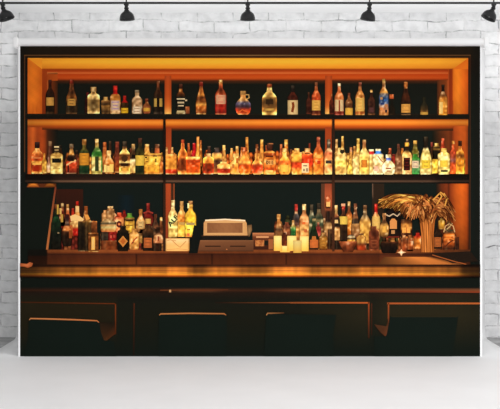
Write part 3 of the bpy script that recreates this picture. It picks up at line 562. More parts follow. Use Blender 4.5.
B(140, 174, 9.6, 36, 'spirit', [(0, (60, 60, 30)), (.06, (26, 34, 16)), (.2, (34, 40, 18)), (.55, (60, 56, 22)), (.66, (50, 50, 24)), (.74, (44, 40, 22)), (1, (60, 34, 26))], (.24, .52, .96, (236, 206, 90)), (.88, (80, 44, 36)), 1, .12, z=2, extra=[], marks=0, lab='printed dark green bottle with yellow label on the second shelf')
items[-1]['extra'] = []
B(153, 173.8, 18, 20.6, 'box', [(0, (240, 190, 110)), (.06, (226, 140, 50)), (.12, (250, 180, 60)), (.5, (255, 206, 84)), (.84, (252, 210, 96)), (.9, (120, 70, 24)), (.95, (240, 190, 90)), (1, (250, 200, 96))], None, None, .95, .1, z=2, extra=[('rect', 145, 156.6, 147, 158, (60, 36, 14)), ('rect', 153, 155.4, 157, 156.4, (70, 40, 16)), ('rect', 155, 158.4, 156.4, 162, (110, 70, 26)), ('rect', 145.4, 161, 148, 162.2, (130, 80, 30)), ('rect', 147, 165, 156, 166, (236, 170, 60))], lab='printed wide glowing yellow whisky bottle left of the divider')
B(161.4, 173.2, 3.8, 17, 'wine', am((214, 120, 40), (226, 130, 50), (220, 130, 70), (180, 110, 60)), z=3)
B(170.6, 174, 12, 20, 'box', [(0, (255, 226, 170)), (.06, (190, 50, 20)), (.22, (200, 60, 24)), (.28, (250, 196, 90)), (.6, (248, 184, 84)), (.9, (240, 176, 90)), (1, (250, 214, 150))], None, None, .9, .2, z=2, lab='printed square amber bottle right of the left post')
B(182.6, 174, 9.6, 34.5, 'wine', [(0, (255, 220, 160)), (.05, (236, 150, 70)), (.14, (84, 34, 12)), (.4, (100, 44, 16)), (.5, (190, 110, 44)), (.6, (170, 90, 36)), (.7, (226, 140, 70)), (.85, (206, 110, 60)), (1, (214, 100, 66))], None, (.9, (214, 96, 66)), 1.9, .3, z=1, lab='printed tall brown bottle with orange neck on the second shelf')
B(193, 174, 14.4, 17.4, 'tumbler', [(0, (255, 220, 150)), (.05, (250, 180, 90)), (.12, (214, 90, 26)), (.5, (196, 76, 22)), (.82, (170, 60, 20)), (.88, (250, 190, 110)), (1, (255, 214, 140))], None, None, 1.35, .3, z=2, lab='printed squat amber whisky bottle with bright rim')
B(208.4, 174, 10.6, 20.6, 'squat', [(0, (255, 216, 170)), (.06, (190, 60, 30)), (.2, (110, 34, 14)), (.5, (120, 40, 16)), (.56, (240, 160, 70)), (.78, (250, 180, 90)), (.84, (220, 150, 90)), (1, (250, 226, 180))], (.28, .44, .0001, (0, 0, 0)), (.86, (250, 226, 180)), 1.7, .25, z=2)
items[-1]['label'] = None
B(216.8, 173.6, 10, 26, 'squat', [(0, (236, 190, 130)), (.1, (170, 100, 50)), (.3, (110, 70, 50)), (.5, (60, 44, 40)), (.62, (240, 190, 100)), (.74, (250, 206, 130)), (.82, (80, 60, 50)), (1, (60, 56, 64))], None, (.82, (66, 62, 74)), 1.2, .2, z=1)
B(223.6, 174.2, 13, 12.6, 'squat', [(0, (255, 236, 190)), (.06, (240, 200, 150)), (.14, (170, 44, 20)), (.42, (150, 36, 18)), (.5, (255, 220, 160)), (.66, (250, 190, 110)), (1, (255, 226, 160))], None, None, 1.3, .2, z=3, lab='printed small squat bottle with white rim')
B(235.8, 174, 15, 20.6, 'round', [(0, (255, 230, 160)), (.1, (250, 190, 90)), (.3, (236, 160, 66)), (.5, (240, 196, 110)), (.64, (250, 220, 140)), (1, (250, 226, 160))], None, None, .8, .45, z=2, extra=[('rect', 236, 158, 238, 163, (190, 110, 50)), ('rect', 232, 164, 234, 168, (190, 130, 70)), ('poly', [(238, 166), (241, 169), (239.6, 173), (236, 172)], (250, 190, 120))], lab='printed pale gold cut-glass bottle on the second shelf')
B(244.6, 174.2, 13, 27, 'round', [(0, (255, 200, 110)), (.08, (230, 120, 30)), (.22, (220, 100, 24)), (.34, (190, 70, 20)), (.42, (250, 200, 110)), (.52, (230, 150, 70)), (.64, (240, 180, 90)), (.8, (206, 120, 56)), (1, (200, 110, 60))], None, (.86, (190, 96, 56)), 1.15, .3, z=3, lab='printed round amber bottle on the second shelf')
B(257, 174.2, 11.4, 21, 'round', [(0, (250, 180, 120)), (.08, (214, 80, 30)), (.3, (190, 50, 20)), (.44, (150, 60, 30)), (.55, (240, 180, 96)), (.7, (230, 170, 90)), (1, (226, 170, 100))], None, None, 1.4, .3, z=2, lab='printed small round red-amber bottle')
B(269.6, 174.2, 12.4, 31.4, 'square', [(0, (255, 214, 130)), (.08, (236, 140, 50)), (.16, (190, 70, 24)), (.24, (214, 120, 44)), (.42, (220, 150, 80)), (.54, (226, 140, 60)), (.62, (120, 50, 20)), (.68, (190, 100, 40)), (.71, (250, 206, 120)), (.76, (130, 60, 30)), (1, (70, 34, 26))], (.30, .46, .62, (226, 180, 120)), (.76, (64, 34, 26)), 1.15, .2, z=2, text='011', extra=[('rect', 266, 170, 273, 172.4, (255, 226, 150)), ('rect', 265.6, 155.4, 273, 157, (80, 34, 16)), ('rect', 268.6, 143, 273, 144, (170, 120, 90))], lab='printed square whisky bottle with tall dark cap on the second shelf')
B(284.4, 174.2, 13.6, 26, 'round', [(0, (255, 206, 120)), (.06, (246, 170, 70)), (.15, (255, 206, 90)), (.32, (250, 196, 80)), (.42, (236, 120, 50)), (.5, (230, 110, 46)), (.56, (250, 200, 90)), (.72, (240, 190, 90)), (1, (246, 206, 140))], (.10, .36, .66, (255, 220, 110)), (.86, (250, 220, 160)), .95, .3, z=3, lab='printed bulbous yellow bottle with red band')
B(296.6, 174.2, 11.4, 26, 'squat', [(0, (255, 220, 130)), (.08, (250, 190, 90)), (.2, (240, 150, 70)), (.28, (226, 80, 40)), (.44, (220, 70, 36)), (.5, (250, 190, 80)), (.78, (246, 200, 100)), (1, (250, 216, 150))], None, (.88, (250, 214, 150)), .95, .3, z=2, lab='printed yellow bottle with orange-red label')
B(307.2, 174.2, 11.4, 26, 'squat', [(0, (255, 196, 100)), (.08, (246, 170, 70)), (.2, (246, 150, 50)), (.4, (214, 50, 24)), (.72, (226, 80, 34)), (.8, (236, 130, 60)), (1, (250, 220, 170))], None, (.86, (250, 226, 190)), .95, .2, z=3, extra=[('rect', 301.6, 163, 308.6, 172.6, (244, 236, 226)), ('rect', 303, 165, 307, 166.2, (120, 110, 110)), ('rect', 303, 168.6, 304.6, 171, (130, 120, 120)), ('rect', 305.8, 168, 308, 171.4, (150, 140, 140)), ('rect', 304.6, 152.6, 309.6, 153.8, (110, 60, 30))], lab='printed orange-red bottle with white label on the second shelf')
B(318.2, 174.2, 10.4, 37.4, 'wine', [(0, (255, 206, 120)), (.06, (250, 170, 80)), (.3, (240, 140, 50)), (.4, (230, 110, 40)), (.5, (246, 190, 100)), (.58, (230, 130, 50)), (.7, (190, 100, 60)), (1, (150, 80, 66))], (.44, .52, .6, (250, 206, 120)), (.87, (170, 90, 76)), .95, .25, z=2, extra=[('rect', 317, 160.6, 320.4, 163.8, (190, 60, 30))], lab='printed tall orange bottle with round stopper on the second shelf')
B(328.6, 174.2, 9, 35, 'spirit', [(0, (255, 214, 150)), (.06, (250, 190, 120)), (.2, (230, 140, 90)), (.3, (246, 190, 120)), (.5, (226, 130, 80)), (.6, (214, 110, 76)), (.7, (240, 190, 150)), (.8, (80, 60, 56)), (1, (110, 90, 84))], (.31, .40, .66, (60, 50, 50)), (.76, (94, 78, 70)), 1, .3, z=2, lab='printed orange-pink bottle with grey cap left of the right post')
B(340.6, 174.2, 12.4, 26.5, 'squat', [(0, (255, 226, 160)), (.06, (240, 190, 110)), (.2, (240, 200, 120)), (.34, (255, 236, 130)), (.48, (250, 226, 120)), (.56, (236, 200, 130)), (.9, (230, 200, 140)), (1, (240, 214, 150))], None, None, .85, .35, z=2, extra=[('poly', [(340, 149.6), (344, 149.6), (344.4, 152), (342, 154), (339.6, 152)], (40, 34, 24)), ('rect', 337, 166, 340, 170, (206, 150, 80))], lab='printed pale gold bottle with black crest right of the post')
B(350, 174, 6, 14, 'spirit', [(0, (255, 230, 130)), (.3, (250, 216, 90)), (1, (220, 170, 80))], z=2)
B(356.8, 174.2, 9.4, 20, 'squat', [(0, (255, 240, 190)), (.3, (255, 236, 180)), (.8, (246, 216, 150)), (1, (230, 190, 130))], z=2, em=.85, hi=.3)
B(364, 174.2, 10.6, 34.6, 'wine', [(0, (255, 240, 180)), (.05, (250, 220, 120)), (.2, (246, 206, 100)), (.5, (250, 214, 120)), (.62, (255, 240, 170)), (.72, (230, 190, 120)), (.85, (170, 110, 70)), (1, (180, 130, 90))], (.20, .42, .56, (214, 130, 50)), (.95, (200, 160, 110)), .9, .3, z=3, lab='printed pale gold bottle with orange oval label on the second shelf')
B(371, 174.2, 10.6, 25, 'squat', [(0, (255, 240, 190)), (.3, (250, 220, 150)), (.6, (250, 220, 150)), (.78, (246, 216, 160)), (.82, (206, 40, 50)), (.92, (190, 36, 46)), (.93, (246, 226, 190)), (1, (250, 236, 210))], None, None, .9, .25, z=2, lab='printed cream bottle with red and white cap')
B(378, 174.2, 11, 25.4, 'squat', [(0, (255, 244, 210)), (.2, (240, 210, 190)), (.4, (250, 226, 180)), (.6, (255, 240, 200)), (.78, (250, 230, 190)), (.82, (60, 120, 196)), (.92, (60, 116, 190)), (.93, (246, 236, 210)), (1, (250, 240, 220))], None, None, .92, .2, z=3, extra=[('line', [(377.6, 156), (380.6, 160), (384, 163)], 1.1, (190, 130, 100)), ('rect', 374, 166, 378, 171, (226, 180, 170))], lab='printed cream bottle with blue and white cap')
B(388.2, 174.4, 14, 20, 'round', [(0, (255, 250, 226)), (.2, (255, 246, 220)), (.5, (255, 244, 214)), (.66, (250, 236, 206)), (.76, (50, 80, 180)), (.83, (50, 80, 180)), (.85, (255, 250, 230)), (1, (255, 250, 236))], None, None, .95, .1, z=3, extra=[('rect', 385.6, 167.6, 391, 169, (160, 90, 70)), ('rect', 386.4, 170.2, 390.4, 171.6, (190, 130, 100)), ('rect', 385, 164.4, 387, 165.4, (226, 190, 160))], lab='printed round white bottle with blue collar on the second shelf')
B(394.4, 173.4, 5, 10, 'round', [(0, (255, 210, 130)), (.5, (250, 180, 80)), (1, (206, 130, 60))], z=2)
B(398.2, 173.8, 6.8, 30, 'spirit', [(0, (206, 160, 110)), (.1, (130, 90, 60)), (.3, (110, 70, 50)), (.5, (150, 100, 70)), (.66, (90, 54, 36)), (1, (70, 34, 26))], None, (.9, (84, 44, 36)), .9, .4, z=2)
B(406.6, 174, 10.2, 31.6, 'spirit', [(0, (255, 220, 170)), (.05, (240, 200, 150)), (.14, (226, 170, 110)), (.5, (240, 200, 140)), (.6, (250, 210, 140)), (.66, (236, 190, 110)), (.76, (40, 24, 14)), (.85, (30, 18, 12)), (1, (236, 170, 60))], (.12, .52, .62, (44, 16, 12)), (.88, (240, 180, 70)), .9, .25, z=3, marks=(120, 30, 20), lab='printed gold-capped whisky bottle with black label on the second shelf')
B(415, 173.8, 9.6, 20, 'squat', [(0, (60, 150, 60)), (.2, (90, 160, 80)), (.5, (130, 150, 110)), (.8, (50, 130, 36)), (1, (60, 120, 30))], (.30, .66, .74, (226, 206, 190)), None, .7, .2, z=2, marks=(130, 90, 90), lab='printed green bottle with white label on the second shelf')
B(425.6, 174.2, 12, 37.6, 'taper', [(0, (255, 250, 210)), (.06, (250, 236, 170)), (.3, (250, 236, 150)), (.45, (250, 240, 170)), (.56, (230, 220, 140)), (.66, (250, 240, 190)), (.72, (60, 50, 34)), (1, (22, 20, 16))], (.16, .38, .74, (240, 206, 70)), (.71, (34, 28, 22)), .9, .3, z=3, marks=(110, 80, 30), lab='printed pale yellow bottle with black pourer on the second shelf')
B(434.6, 173, 6.4, 14, 'can', [(0, (250, 220, 90)), (.9, (240, 200, 70)), (1, (190, 150, 50))], z=2, name='printed_glass')
B(436.4, 160, 8, 17, 'squat', [(0, (24, 18, 12)), (.55, (26, 20, 12)), (.66, (176, 130, 60)), (.72, (24, 18, 12)), (.85, (190, 150, 80)), (1, (220, 190, 110))], z=0, em=.9, hi=.1)
B(443.6, 174.2, 12.4, 26, 'squat', [(0, (255, 246, 200)), (.06, (246, 230, 150)), (.4, (255, 240, 160)), (.72, (255, 246, 190)), (.8, (240, 206, 110)), (1, (246, 216, 130))], (.28, .54, .64, (250, 210, 80)), (.86, (246, 214, 120)), .9, .2, z=3, extra=[('rect', 440.6, 169.8, 447.4, 171.8, (70, 60, 40)), ('rect', 440.6, 152, 442.6, 156, (255, 240, 200))], marks=(230, 170, 60), lab='printed cream bottle with yellow label near the right end of the second shelf')
B(452.8, 173.6, 6.8, 33, 'spirit', [(0, (230, 100, 40)), (.3, (190, 70, 30)), (.4, (130, 80, 90)), (.5, (160, 70, 50)), (.66, (190, 70, 40)), (1, (190, 90, 40))], None, (.9, (230, 160, 80)), .9, .2, z=1)
B(459.8, 173.6, 8.4, 33, 'spirit', [(0, (250, 200, 100)), (.1, (226, 150, 40)), (.4, (190, 120, 34)), (.55, (110, 60, 20)), (.66, (206, 140, 50)), (.8, (150, 80, 30)), (1, (50, 26, 16))], None, (.84, (54, 28, 18)), 1.3, .35, z=2, lab='printed amber bottle at the right end of the second shelf')

# ---- back counter, lowest row
B(56, 251, 10.5, 47, 'wine', [(0, (20, 18, 12)), (.3, (20, 22, 15)), (.6, (18, 34, 18)), (.72, (30, 70, 34)), (.76, (20, 36, 18)), (1, (60, 34, 20))], None, (.9, (110, 60, 36)), .9, .1, z=1, extra=[('rect', 56.8, 204.4, 58.6, 214, (206, 180, 90)), ('rect', 57.4, 232, 59.2, 233.4, (150, 140, 120))], lab='printed tall dark green bottle at the left of the back counter')
N(62.2, 226, 6, 23, (150, 70, 40), (110, 70, 40), (190, 170, 130)); items[-1]['extra'] = [('rect', 59.4, 208, 61.4, 214, (220, 196, 130)), ('rect', 60.6, 214, 63, 222, (200, 170, 90))]
N(67.6, 226, 5.4, 22, (190, 90, 50), (230, 200, 140), (190, 150, 90)); N(72.8, 226, 5.6, 18, (206, 60, 34), (170, 40, 26), (190, 50, 34)); N(77.2, 226, 6, 25, (236, 180, 110), (246, 210, 150), (206, 34, 24))
items[-1]['extra'] = [('rect', 75.4, 206, 79, 212, (250, 220, 170))]
N(62.4, 228, 5, 17, (150, 36, 22), (190, 60, 40), (110, 30, 20))
B(75.6, 236, 12, 18, 'squat', [(0, (120, 26, 18)), (.1, (170, 30, 24)), (.4, (190, 34, 26)), (.52, (240, 200, 130)), (.7, (255, 226, 170)), (1, (250, 220, 160))], z=2, em=.8, hi=.2, lab='printed bottle wrapped in white and red cloth at the left of the back counter', extra=[('poly', [(70, 216), (75, 214), (80, 216), (84, 219), (82, 222), (76, 220), (71, 221)], (255, 232, 180)), ('rect', 68, 225, 72.6, 236, (196, 110, 60))])
B(67, 246, 11, 32, 'round', [(0, (24, 16, 10)), (.3, (34, 20, 12)), (.46, (70, 40, 24)), (.5, (206, 130, 70)), (.62, (190, 120, 70)), (.66, (40, 26, 26)), (.74, (160, 140, 140)), (.8, (60, 44, 50)), (.9, (40, 20, 24)), (1, (60, 24, 20))], None, None, .9, .2, z=3, extra=[('rect', 69, 230, 72, 238, (150, 80, 40))], lab='printed round dark bottle with orange band at the left of the back counter')
N(85.8, 230, 7.4, 24, (130, 80, 40), (170, 100, 50), (190, 110, 56)); items[-1]['extra'] = [('poly', [(84, 214), (88, 214.6), (90, 219), (86, 220)], (240, 180, 100))]
B(93, 240, 8, 19, 'tumbler', [(0, (60, 36, 20)), (.5, (90, 50, 26)), (.94, (110, 66, 36)), (1, (206, 130, 70))], z=1, em=1.7, hi=.1, name='printed_glass')
B(81.8, 251, 7.6, 30, 'can', [(0, (150, 130, 100)), (.04, (34, 26, 16)), (.3, (20, 16, 11)), (.8, (30, 24, 14)), (.94, (50, 40, 22)), (1, (150, 110, 60))], z=3, em=1.2, hi=.15, name='printed_can', lab='printed black can left of the glass candle holder')
B(88, 251, 6.6, 31, 'can', [(0, (110, 90, 60)), (.04, (30, 22, 14)), (.3, (50, 36, 18)), (.7, (60, 44, 22)), (.92, (90, 66, 30)), (1, (226, 180, 100))], z=3, em=.9, hi=.35, name='printed_can')
B(93.4, 251.6, 10.4, 19, 'can', [(0, (206, 160, 90)), (.06, (110, 66, 30)), (.5, (110, 62, 26)), (.8, (130, 76, 34)), (.9, (60, 36, 20)), (1, (206, 130, 66))], None, None, 1.0, .1, z=4, name='printed_candle_holder', extra=[('rect', 91.4, 236.6, 95, 249.6, (250, 206, 120)), ('rect', 92.2, 238, 94.2, 248, (255, 230, 160))], lab='printed glass candle holder with a lit candle at the left')
# stack of boxes with bottles on it
B(105, 224, 7, 14, 'squat', [(0, (190, 150, 100)), (.4, (240, 200, 150)), (1, (206, 150, 100))], z=1); B(113, 224, 7, 13, 'squat', [(0, (130, 60, 40)), (.4, (206, 130, 90)), (1, (230, 190, 150))], z=1)
B(110.4, 220, 8, 14, 'squat', [(0, (150, 110, 80)), (.3, (220, 180, 130)), (.6, (130, 96, 66)), (.86, (206, 160, 110)), (1, (240, 220, 180))], z=2, extra=[('rect', 107.6, 206, 109.6, 208, (246, 226, 180)), ('rect', 111, 206, 113, 208, (246, 226, 180))])
B(108.4, 231.6, 16, 13, 'squat', [(0, (206, 120, 70)), (.2, (230, 196, 130)), (.36, (200, 206, 160)), (.5, (246, 206, 150)), (.64, (60, 60, 50)), (.78, (190, 170, 130)), (1, (206, 180, 140))], z=3, em=.9, hi=.1, name='printed_tin', lab='printed wide tin with cream label stacked on boxes')
B(104.6, 241, 8, 9.6, 'box', [(0, (40, 32, 28)), (.5, (54, 48, 44)), (1, (66, 50, 40))], z=2, name='printed_box'); B(112.4, 241, 8.4, 9.8, 'box', [(0, (130, 18, 22)), (.5, (160, 26, 28)), (1, (140, 24, 26))], z=2, name='printed_box', extra=[('rect', 110, 235, 112, 238, (206, 90, 80)), ('rect', 113, 234.6, 115, 237.4, (190, 76, 70))], lab='printed red box in the stack at the left')
B(109, 251, 16, 10.6, 'box', [(0, (140, 70, 32)), (.5, (126, 62, 30)), (.9, (110, 56, 28)), (1, (150, 80, 40))], z=2, name='printed_box', lab='printed brown box at the bottom of the stack')
N(124, 218, 5, 8, (150, 30, 26), (170, 36, 30), (140, 30, 26))
B(119.2, 233, 9.4, 20.6, 'squat', [(0, (220, 80, 40)), (.15, (226, 110, 60)), (.3, (246, 190, 130)), (.6, (240, 170, 110)), (.74, (206, 120, 90)), (.8, (226, 80, 50)), (1, (236, 96, 60))], None, (.78, (232, 86, 52)), .85, .2, z=2, extra=[('poly', [(116.6, 222), (119, 220.4), (121.4, 222), (121.6, 226), (119, 227.6), (116.6, 226)], (90, 30, 30)), ('rect', 118, 223, 120.2, 225, (240, 150, 100))], lab='printed bottle with orange cap and pink label')
B(129.6, 233, 10, 20, 'squat', [(0, (150, 120, 50)), (.15, (236, 196, 70)), (.4, (246, 214, 90)), (.6, (236, 200, 90)), (.66, (60, 44, 20)), (.76, (230, 200, 120)), (.8, (96, 160, 44)), (1, (120, 180, 60))], None, (.78, (110, 170, 50)), .85, .2, z=2, extra=[('rect', 126, 224.4, 133, 225.6, (150, 110, 40)), ('rect', 126, 220, 133, 221.2, (50, 36, 16))], lab='printed bottle with green cap and yellow label')
B(140.6, 233, 10, 24, 'round', [(0, (120, 84, 50)), (.2, (200, 150, 90)), (.5, (230, 190, 130)), (.7, (206, 150, 90)), (1, (190, 130, 70))], (.2, .5, .6, (236, 214, 160)), (.84, (200, 140, 76)), .8, .3, z=1, marks=(80, 50, 30))
B(148, 234, 11, 31, 'wine', [(0, (60, 20, 16)), (.3, (90, 24, 20)), (.55, (110, 26, 24)), (.7, (90, 20, 20)), (1, (130, 30, 30))], (.34, .5, .5, (230, 196, 120)), (.8, (140, 38, 36)), .8, .25, z=1, extra=[('line', [(143.4, 213), (148, 211), (153, 213)], 1.4, (160, 60, 54))], lab='printed dark red bottle with flared neck on the back counter')
B(155.4, 236, 8, 22, 'round', [(0, (40, 26, 20)), (.4, (110, 70, 50)), (.6, (60, 40, 30)), (1, (110, 60, 40))], z=1); N(161, 238, 5, 21, (120, 70, 44), (190, 140, 90), (236, 206, 130))
B(142, 243, 8, 14, 'squat', [(0, (130, 96, 50)), (.4, (190, 150, 80)), (.7, (110, 80, 50)), (1, (220, 190, 130))], z=1); B(150, 238, 13, 12, 'squat', [(0, (50, 30, 20)), (.4, (120, 84, 60)), (.6, (50, 34, 26)), (1, (90, 60, 44))], z=2, hi=.5, name='printed_jar')
B(134.2, 249.6, 10, 21, 'squat', [(0, (190, 120, 60)), (.1, (230, 176, 100)), (.5, (240, 190, 110)), (.78, (220, 170, 96)), (1, (206, 160, 96))], None, None, .85, .25, z=3, extra=[('line', [(131.4, 244), (134, 240), (137, 237)], 1.1, (190, 60, 40)), ('rect', 132, 241.6, 133.6, 243, (130, 60, 40))], lab='printed gold bottle with red script on its label')
B(123, 251, 11.4, 25.6, 'squat', [(0, (34, 24, 14)), (.1, (18, 14, 10)), (.7, (20, 16, 11)), (.8, (30, 24, 16)), (1, (24, 20, 16))], None, (.86, (26, 22, 18)), 1.1, .06, z=4, extra=[('poly', [(123, 235.4), (127.8, 241), (123, 246.8), (118.2, 241)], (214, 150, 80)), ('poly', [(123, 237.6), (125.8, 241), (123, 244.4), (120.2, 241)], (190, 110, 50))], lab='printed black bottle with orange diamond label')
B(147.8, 250.6, 11, 26, 'squat', [(0, (40, 26, 16)), (.1, (22, 16, 11)), (.55, (26, 20, 14)), (.64, (50, 34, 22)), (.8, (90, 60, 36)), (1, (60, 40, 26))], (.12, .5, .74, (200, 116, 66)), None, 1, .15, z=4, marks=(110, 56, 30), lab='printed black bottle with square copper label')
B(158.2, 244, 10, 17, 'taper', [(0, (50, 30, 20)), (.1, (200, 130, 90)), (.3, (236, 190, 150)), (.5, (230, 180, 140)), (.7, (60, 40, 30)), (1, (40, 26, 18))], z=3, hi=.1, extra=[('rect', 157.4, 236, 159, 241, (150, 70, 50))], lab='printed bottle with pale triangular label left of the post'); B(157, 251, 9, 8, 'box', [(0, (34, 20, 12)), (1, (50, 28, 16))], z=3, name='printed_box')
# three lit bottles on a folded cloth
B(181.6, 236.6, 9, 35.6, 'spirit', [(0, (250, 190, 90)), (.1, (246, 190, 80)), (.3, (250, 200, 80)), (.44, (240, 150, 60)), (.56, (236, 140, 60)), (.66, (230, 180, 110)), (1, (206, 150, 96))], None, (.88, (190, 140, 90)), .9, .3, z=1, extra=[('rect', 178.6, 222, 185.4, 224.6, (190, 150, 90))], lab='printed orange-lit bottle, middle of three on the cloth')
B(190.4, 236.8, 11.4, 36, 'spirit', [(0, (240, 150, 60)), (.08, (255, 210, 90)), (.3, (255, 214, 70)), (.5, (250, 200, 60)), (.66, (255, 216, 80)), (.76, (220, 160, 60)), (1, (220, 180, 120))], None, (.9, (170, 120, 80)), .9, .25, z=3, extra=[('rect', 186.2, 222.4, 194.6, 224.8, (170, 140, 100)), ('rect', 187, 228.6, 190, 230, (190, 130, 50)), ('rect', 187.4, 203, 189, 208, (255, 240, 190)), ('rect', 187, 233, 189.6, 236, (226, 110, 70))], lab='printed yellow-lit bottle, rightmost of three on the cloth')
B(172.8, 237.4, 9.6, 37.4, 'spirit', [(0, (130, 100, 60)), (.04, (236, 200, 120)), (.3, (246, 216, 140)), (.55, (250, 220, 150)), (.66, (230, 190, 130)), (.76, (246, 220, 170)), (1, (250, 230, 190))], None, (.82, (250, 228, 186)), .85, .25, z=3, lab='printed cream bottle with black slanted lettering, leftmost of three on the cloth')
ALF = len(items) - 1
B(177.2, 251, 24.6, 13, 'box', [(0, (190, 120, 60)), (.06, (250, 206, 120)), (.5, (246, 200, 120)), (.86, (255, 226, 160)), (.96, (250, 206, 130)), (1, (220, 160, 90))], z=4, em=.95, hi=0, name='printed_cloth', extra=[('line', [(172, 240), (176, 244), (180, 247), (186, 241)], .9, (206, 150, 84)), ('line', [(165, 241), (170, 239.6), (176, 240.6)], .8, (214, 160, 96)), ('line', [(165, 249.4), (178, 248.6), (189, 249.6)], .7, (220, 160, 90))], lab='printed folded cream cloth under three bottles')
# right cluster
B(278.6, 250, 10.4, 36, 'taper', [(0, (90, 60, 30)), (.3, (206, 160, 80)), (.45, (120, 84, 50)), (.52, (150, 110, 80)), (.58, (60, 44, 34)), (.64, (190, 150, 110)), (.78, (200, 140, 80)), (1, (230, 180, 110))], None, (.86, (240, 196, 130)), .8, .3, z=1, lab='printed corked bottle behind the candles')
B(286.6, 236, 7.6, 14, 'squat', [(0, (80, 40, 26)), (.4, (190, 120, 80)), (.6, (90, 50, 36)), (1, (150, 80, 60))], z=1, hi=.4); B(293, 236, 5.6, 16, 'spirit', [(0, (24, 80, 30)), (.4, (50, 130, 50)), (.7, (180, 150, 90)), (1, (190, 150, 100))], z=2, hi=.3)
B(296, 240, 8, 36, 'spirit', [(0, (190, 130, 70)), (.3, (230, 180, 100)), (.42, (90, 60, 50)), (.6, (50, 50, 60)), (.72, (84, 84, 96)), (.76, (200, 160, 130)), (1, (206, 60, 60))], None, (.82, (214, 62, 64)), .8, .3, z=1, lab='printed bottle with red cap in the right cluster')
B(304, 240, 9.6, 36, 'spirit', [(0, (230, 160, 90)), (.2, (240, 190, 120)), (.4, (246, 206, 140)), (.5, (206, 130, 80)), (.6, (246, 200, 150)), (.76, (190, 130, 90)), (1, (250, 236, 180))], None, (.84, (250, 240, 190)), .85, .3, z=2, marks=0, extra=[('rect', 302, 222, 305, 224, (230, 120, 60)), ('rect', 304, 229, 307, 232, (200, 110, 70))], lab='printed cream and orange bottle with white cap in the right cluster')
B(311.4, 240, 8.4, 35.6, 'spirit', [(0, (24, 28, 16)), (.3, (50, 60, 36)), (.44, (130, 120, 90)), (.5, (30, 50, 30)), (.6, (54, 70, 50)), (.76, (110, 110, 96)), (1, (60, 60, 56))], None, (.84, (64, 60, 54)), .9, .4, z=1)
B(318.6, 240, 9.4, 37, 'spirit', [(0, (40, 24, 16)), (.3, (130, 100, 70)), (.42, (40, 50, 34)), (.54, (130, 130, 100)), (.6, (34, 44, 30)), (.78, (130, 120, 100)), (1, (40, 38, 34))], None, (.84, (50, 46, 42)), .9, .35, z=2)
B(318, 236, 5.6, 14, 'spirit', [(0, (190, 110, 90)), (.4, (180, 50, 70)), (.8, (130, 60, 60)), (1, (190, 150, 120))], z=3)
B(327.8, 208, 5.4, 13, 'squat', [(0, (60, 30, 20)), (.2, (110, 56, 36)), (.55, (190, 100, 60)), (1, (170, 80, 50))], z=3, extra=[('rect', 326, 201.6, 330, 206.4, (250, 206, 140))], name='printed_bottle')
B(328, 244, 8, 33, 'spirit', [(0, (70, 44, 26)), (.2, (150, 100, 70)), (.36, (190, 150, 110)), (.46, (236, 206, 160)), (.62, (200, 170, 130)), (.7, (40, 26, 22)), (1, (34, 22, 18))], z=2, hi=.3, marks=0, lab='printed bottle with white label in front of the divider')
B(324, 236, 6, 18, 'spirit', [(0, (60, 40, 24)), (.5, (120, 96, 60)), (1, (150, 110, 80))], z=1)
B(313.8, 249.4, 9.6, 31, 'taper', [(0, (60, 36, 18)), (.1, (30, 26, 14)), (.5, (24, 30, 14)), (.7, (26, 50, 20)), (.86, (40, 60, 30)), (1, (170, 150, 110))], (.06, .32, .9, (214, 124, 64)), None, 1, .12, z=4, marks=(170, 84, 40), extra=[('poly', [(312, 236), (315.6, 236), (316.2, 240), (311.4, 240)], (190, 120, 60))], lab='printed dark green bottle with copper label beside the candles')
B(323, 249.4, 8.6, 17, 'squat', [(0, (90, 50, 16)), (.1, (150, 100, 30)), (.6, (176, 120, 40)), (.8, (110, 80, 36)), (1, (190, 150, 100))], (.2, .6, .7, (190, 140, 60)), None, .8, .2, z=4, marks=(130, 80, 30)); B(330.6, 249, 6, 20, 'can', [(0, (60, 34, 18)), (.5, (44, 30, 18)), (1, (84, 56, 36))], z=3)
B(338, 250, 7, 17, 'can', [(0, (34, 22, 14)), (.5, (30, 22, 16)), (1, (60, 44, 30))], z=2); B(336, 240, 7.6, 35, 'spirit', [(0, (200, 160, 110)), (.2, (230, 190, 130)), (.34, (206, 160, 110)), (.4, (30, 22, 18)), (.62, (40, 28, 24)), (.7, (150, 90, 60)), (.78, (220, 190, 140)), (1, (236, 206, 150))], None, (.8, (232, 206, 150)), .85, .2, z=3, extra=[('poly', [(334.6, 219.6), (337.6, 219.6), (338, 223), (334.4, 223)], (240, 220, 170))], lab='printed dark bottle with cream cap right of the right post')
B(343.2, 240, 8.4, 36, 'spirit', [(0, (30, 20, 14)), (.3, (40, 26, 14)), (.42, (60, 40, 22)), (.66, (70, 44, 26)), (.78, (70, 40, 30)), (1, (170, 50, 44))], (.44, .66, .96, (236, 220, 110)), (.86, (196, 60, 52)), .9, .2, z=2, extra=[('rect', 341, 203.4, 345, 206, (236, 190, 170))], lab='printed bottle with red cap and yellow label in the right cluster')
B(348.8, 238, 7, 36.6, 'spirit', [(0, (150, 70, 20)), (.3, (206, 130, 40)), (.5, (240, 190, 90)), (.62, (190, 110, 50)), (.8, (90, 50, 30)), (1, (250, 230, 180))], None, (.88, (250, 234, 190)), .85, .2, z=1)
B(355.2, 238, 8.8, 34.6, 'taper', [(0, (110, 66, 40)), (.2, (150, 110, 70)), (.4, (190, 150, 100)), (.44, (50, 40, 34)), (.54, (60, 48, 40)), (.6, (160, 110, 76)), (.8, (120, 80, 60)), (1, (150, 110, 80))], None, (.9, (140, 90, 70)), .9, .3, z=3, lab='printed tapering pale brown bottle in the right cluster')
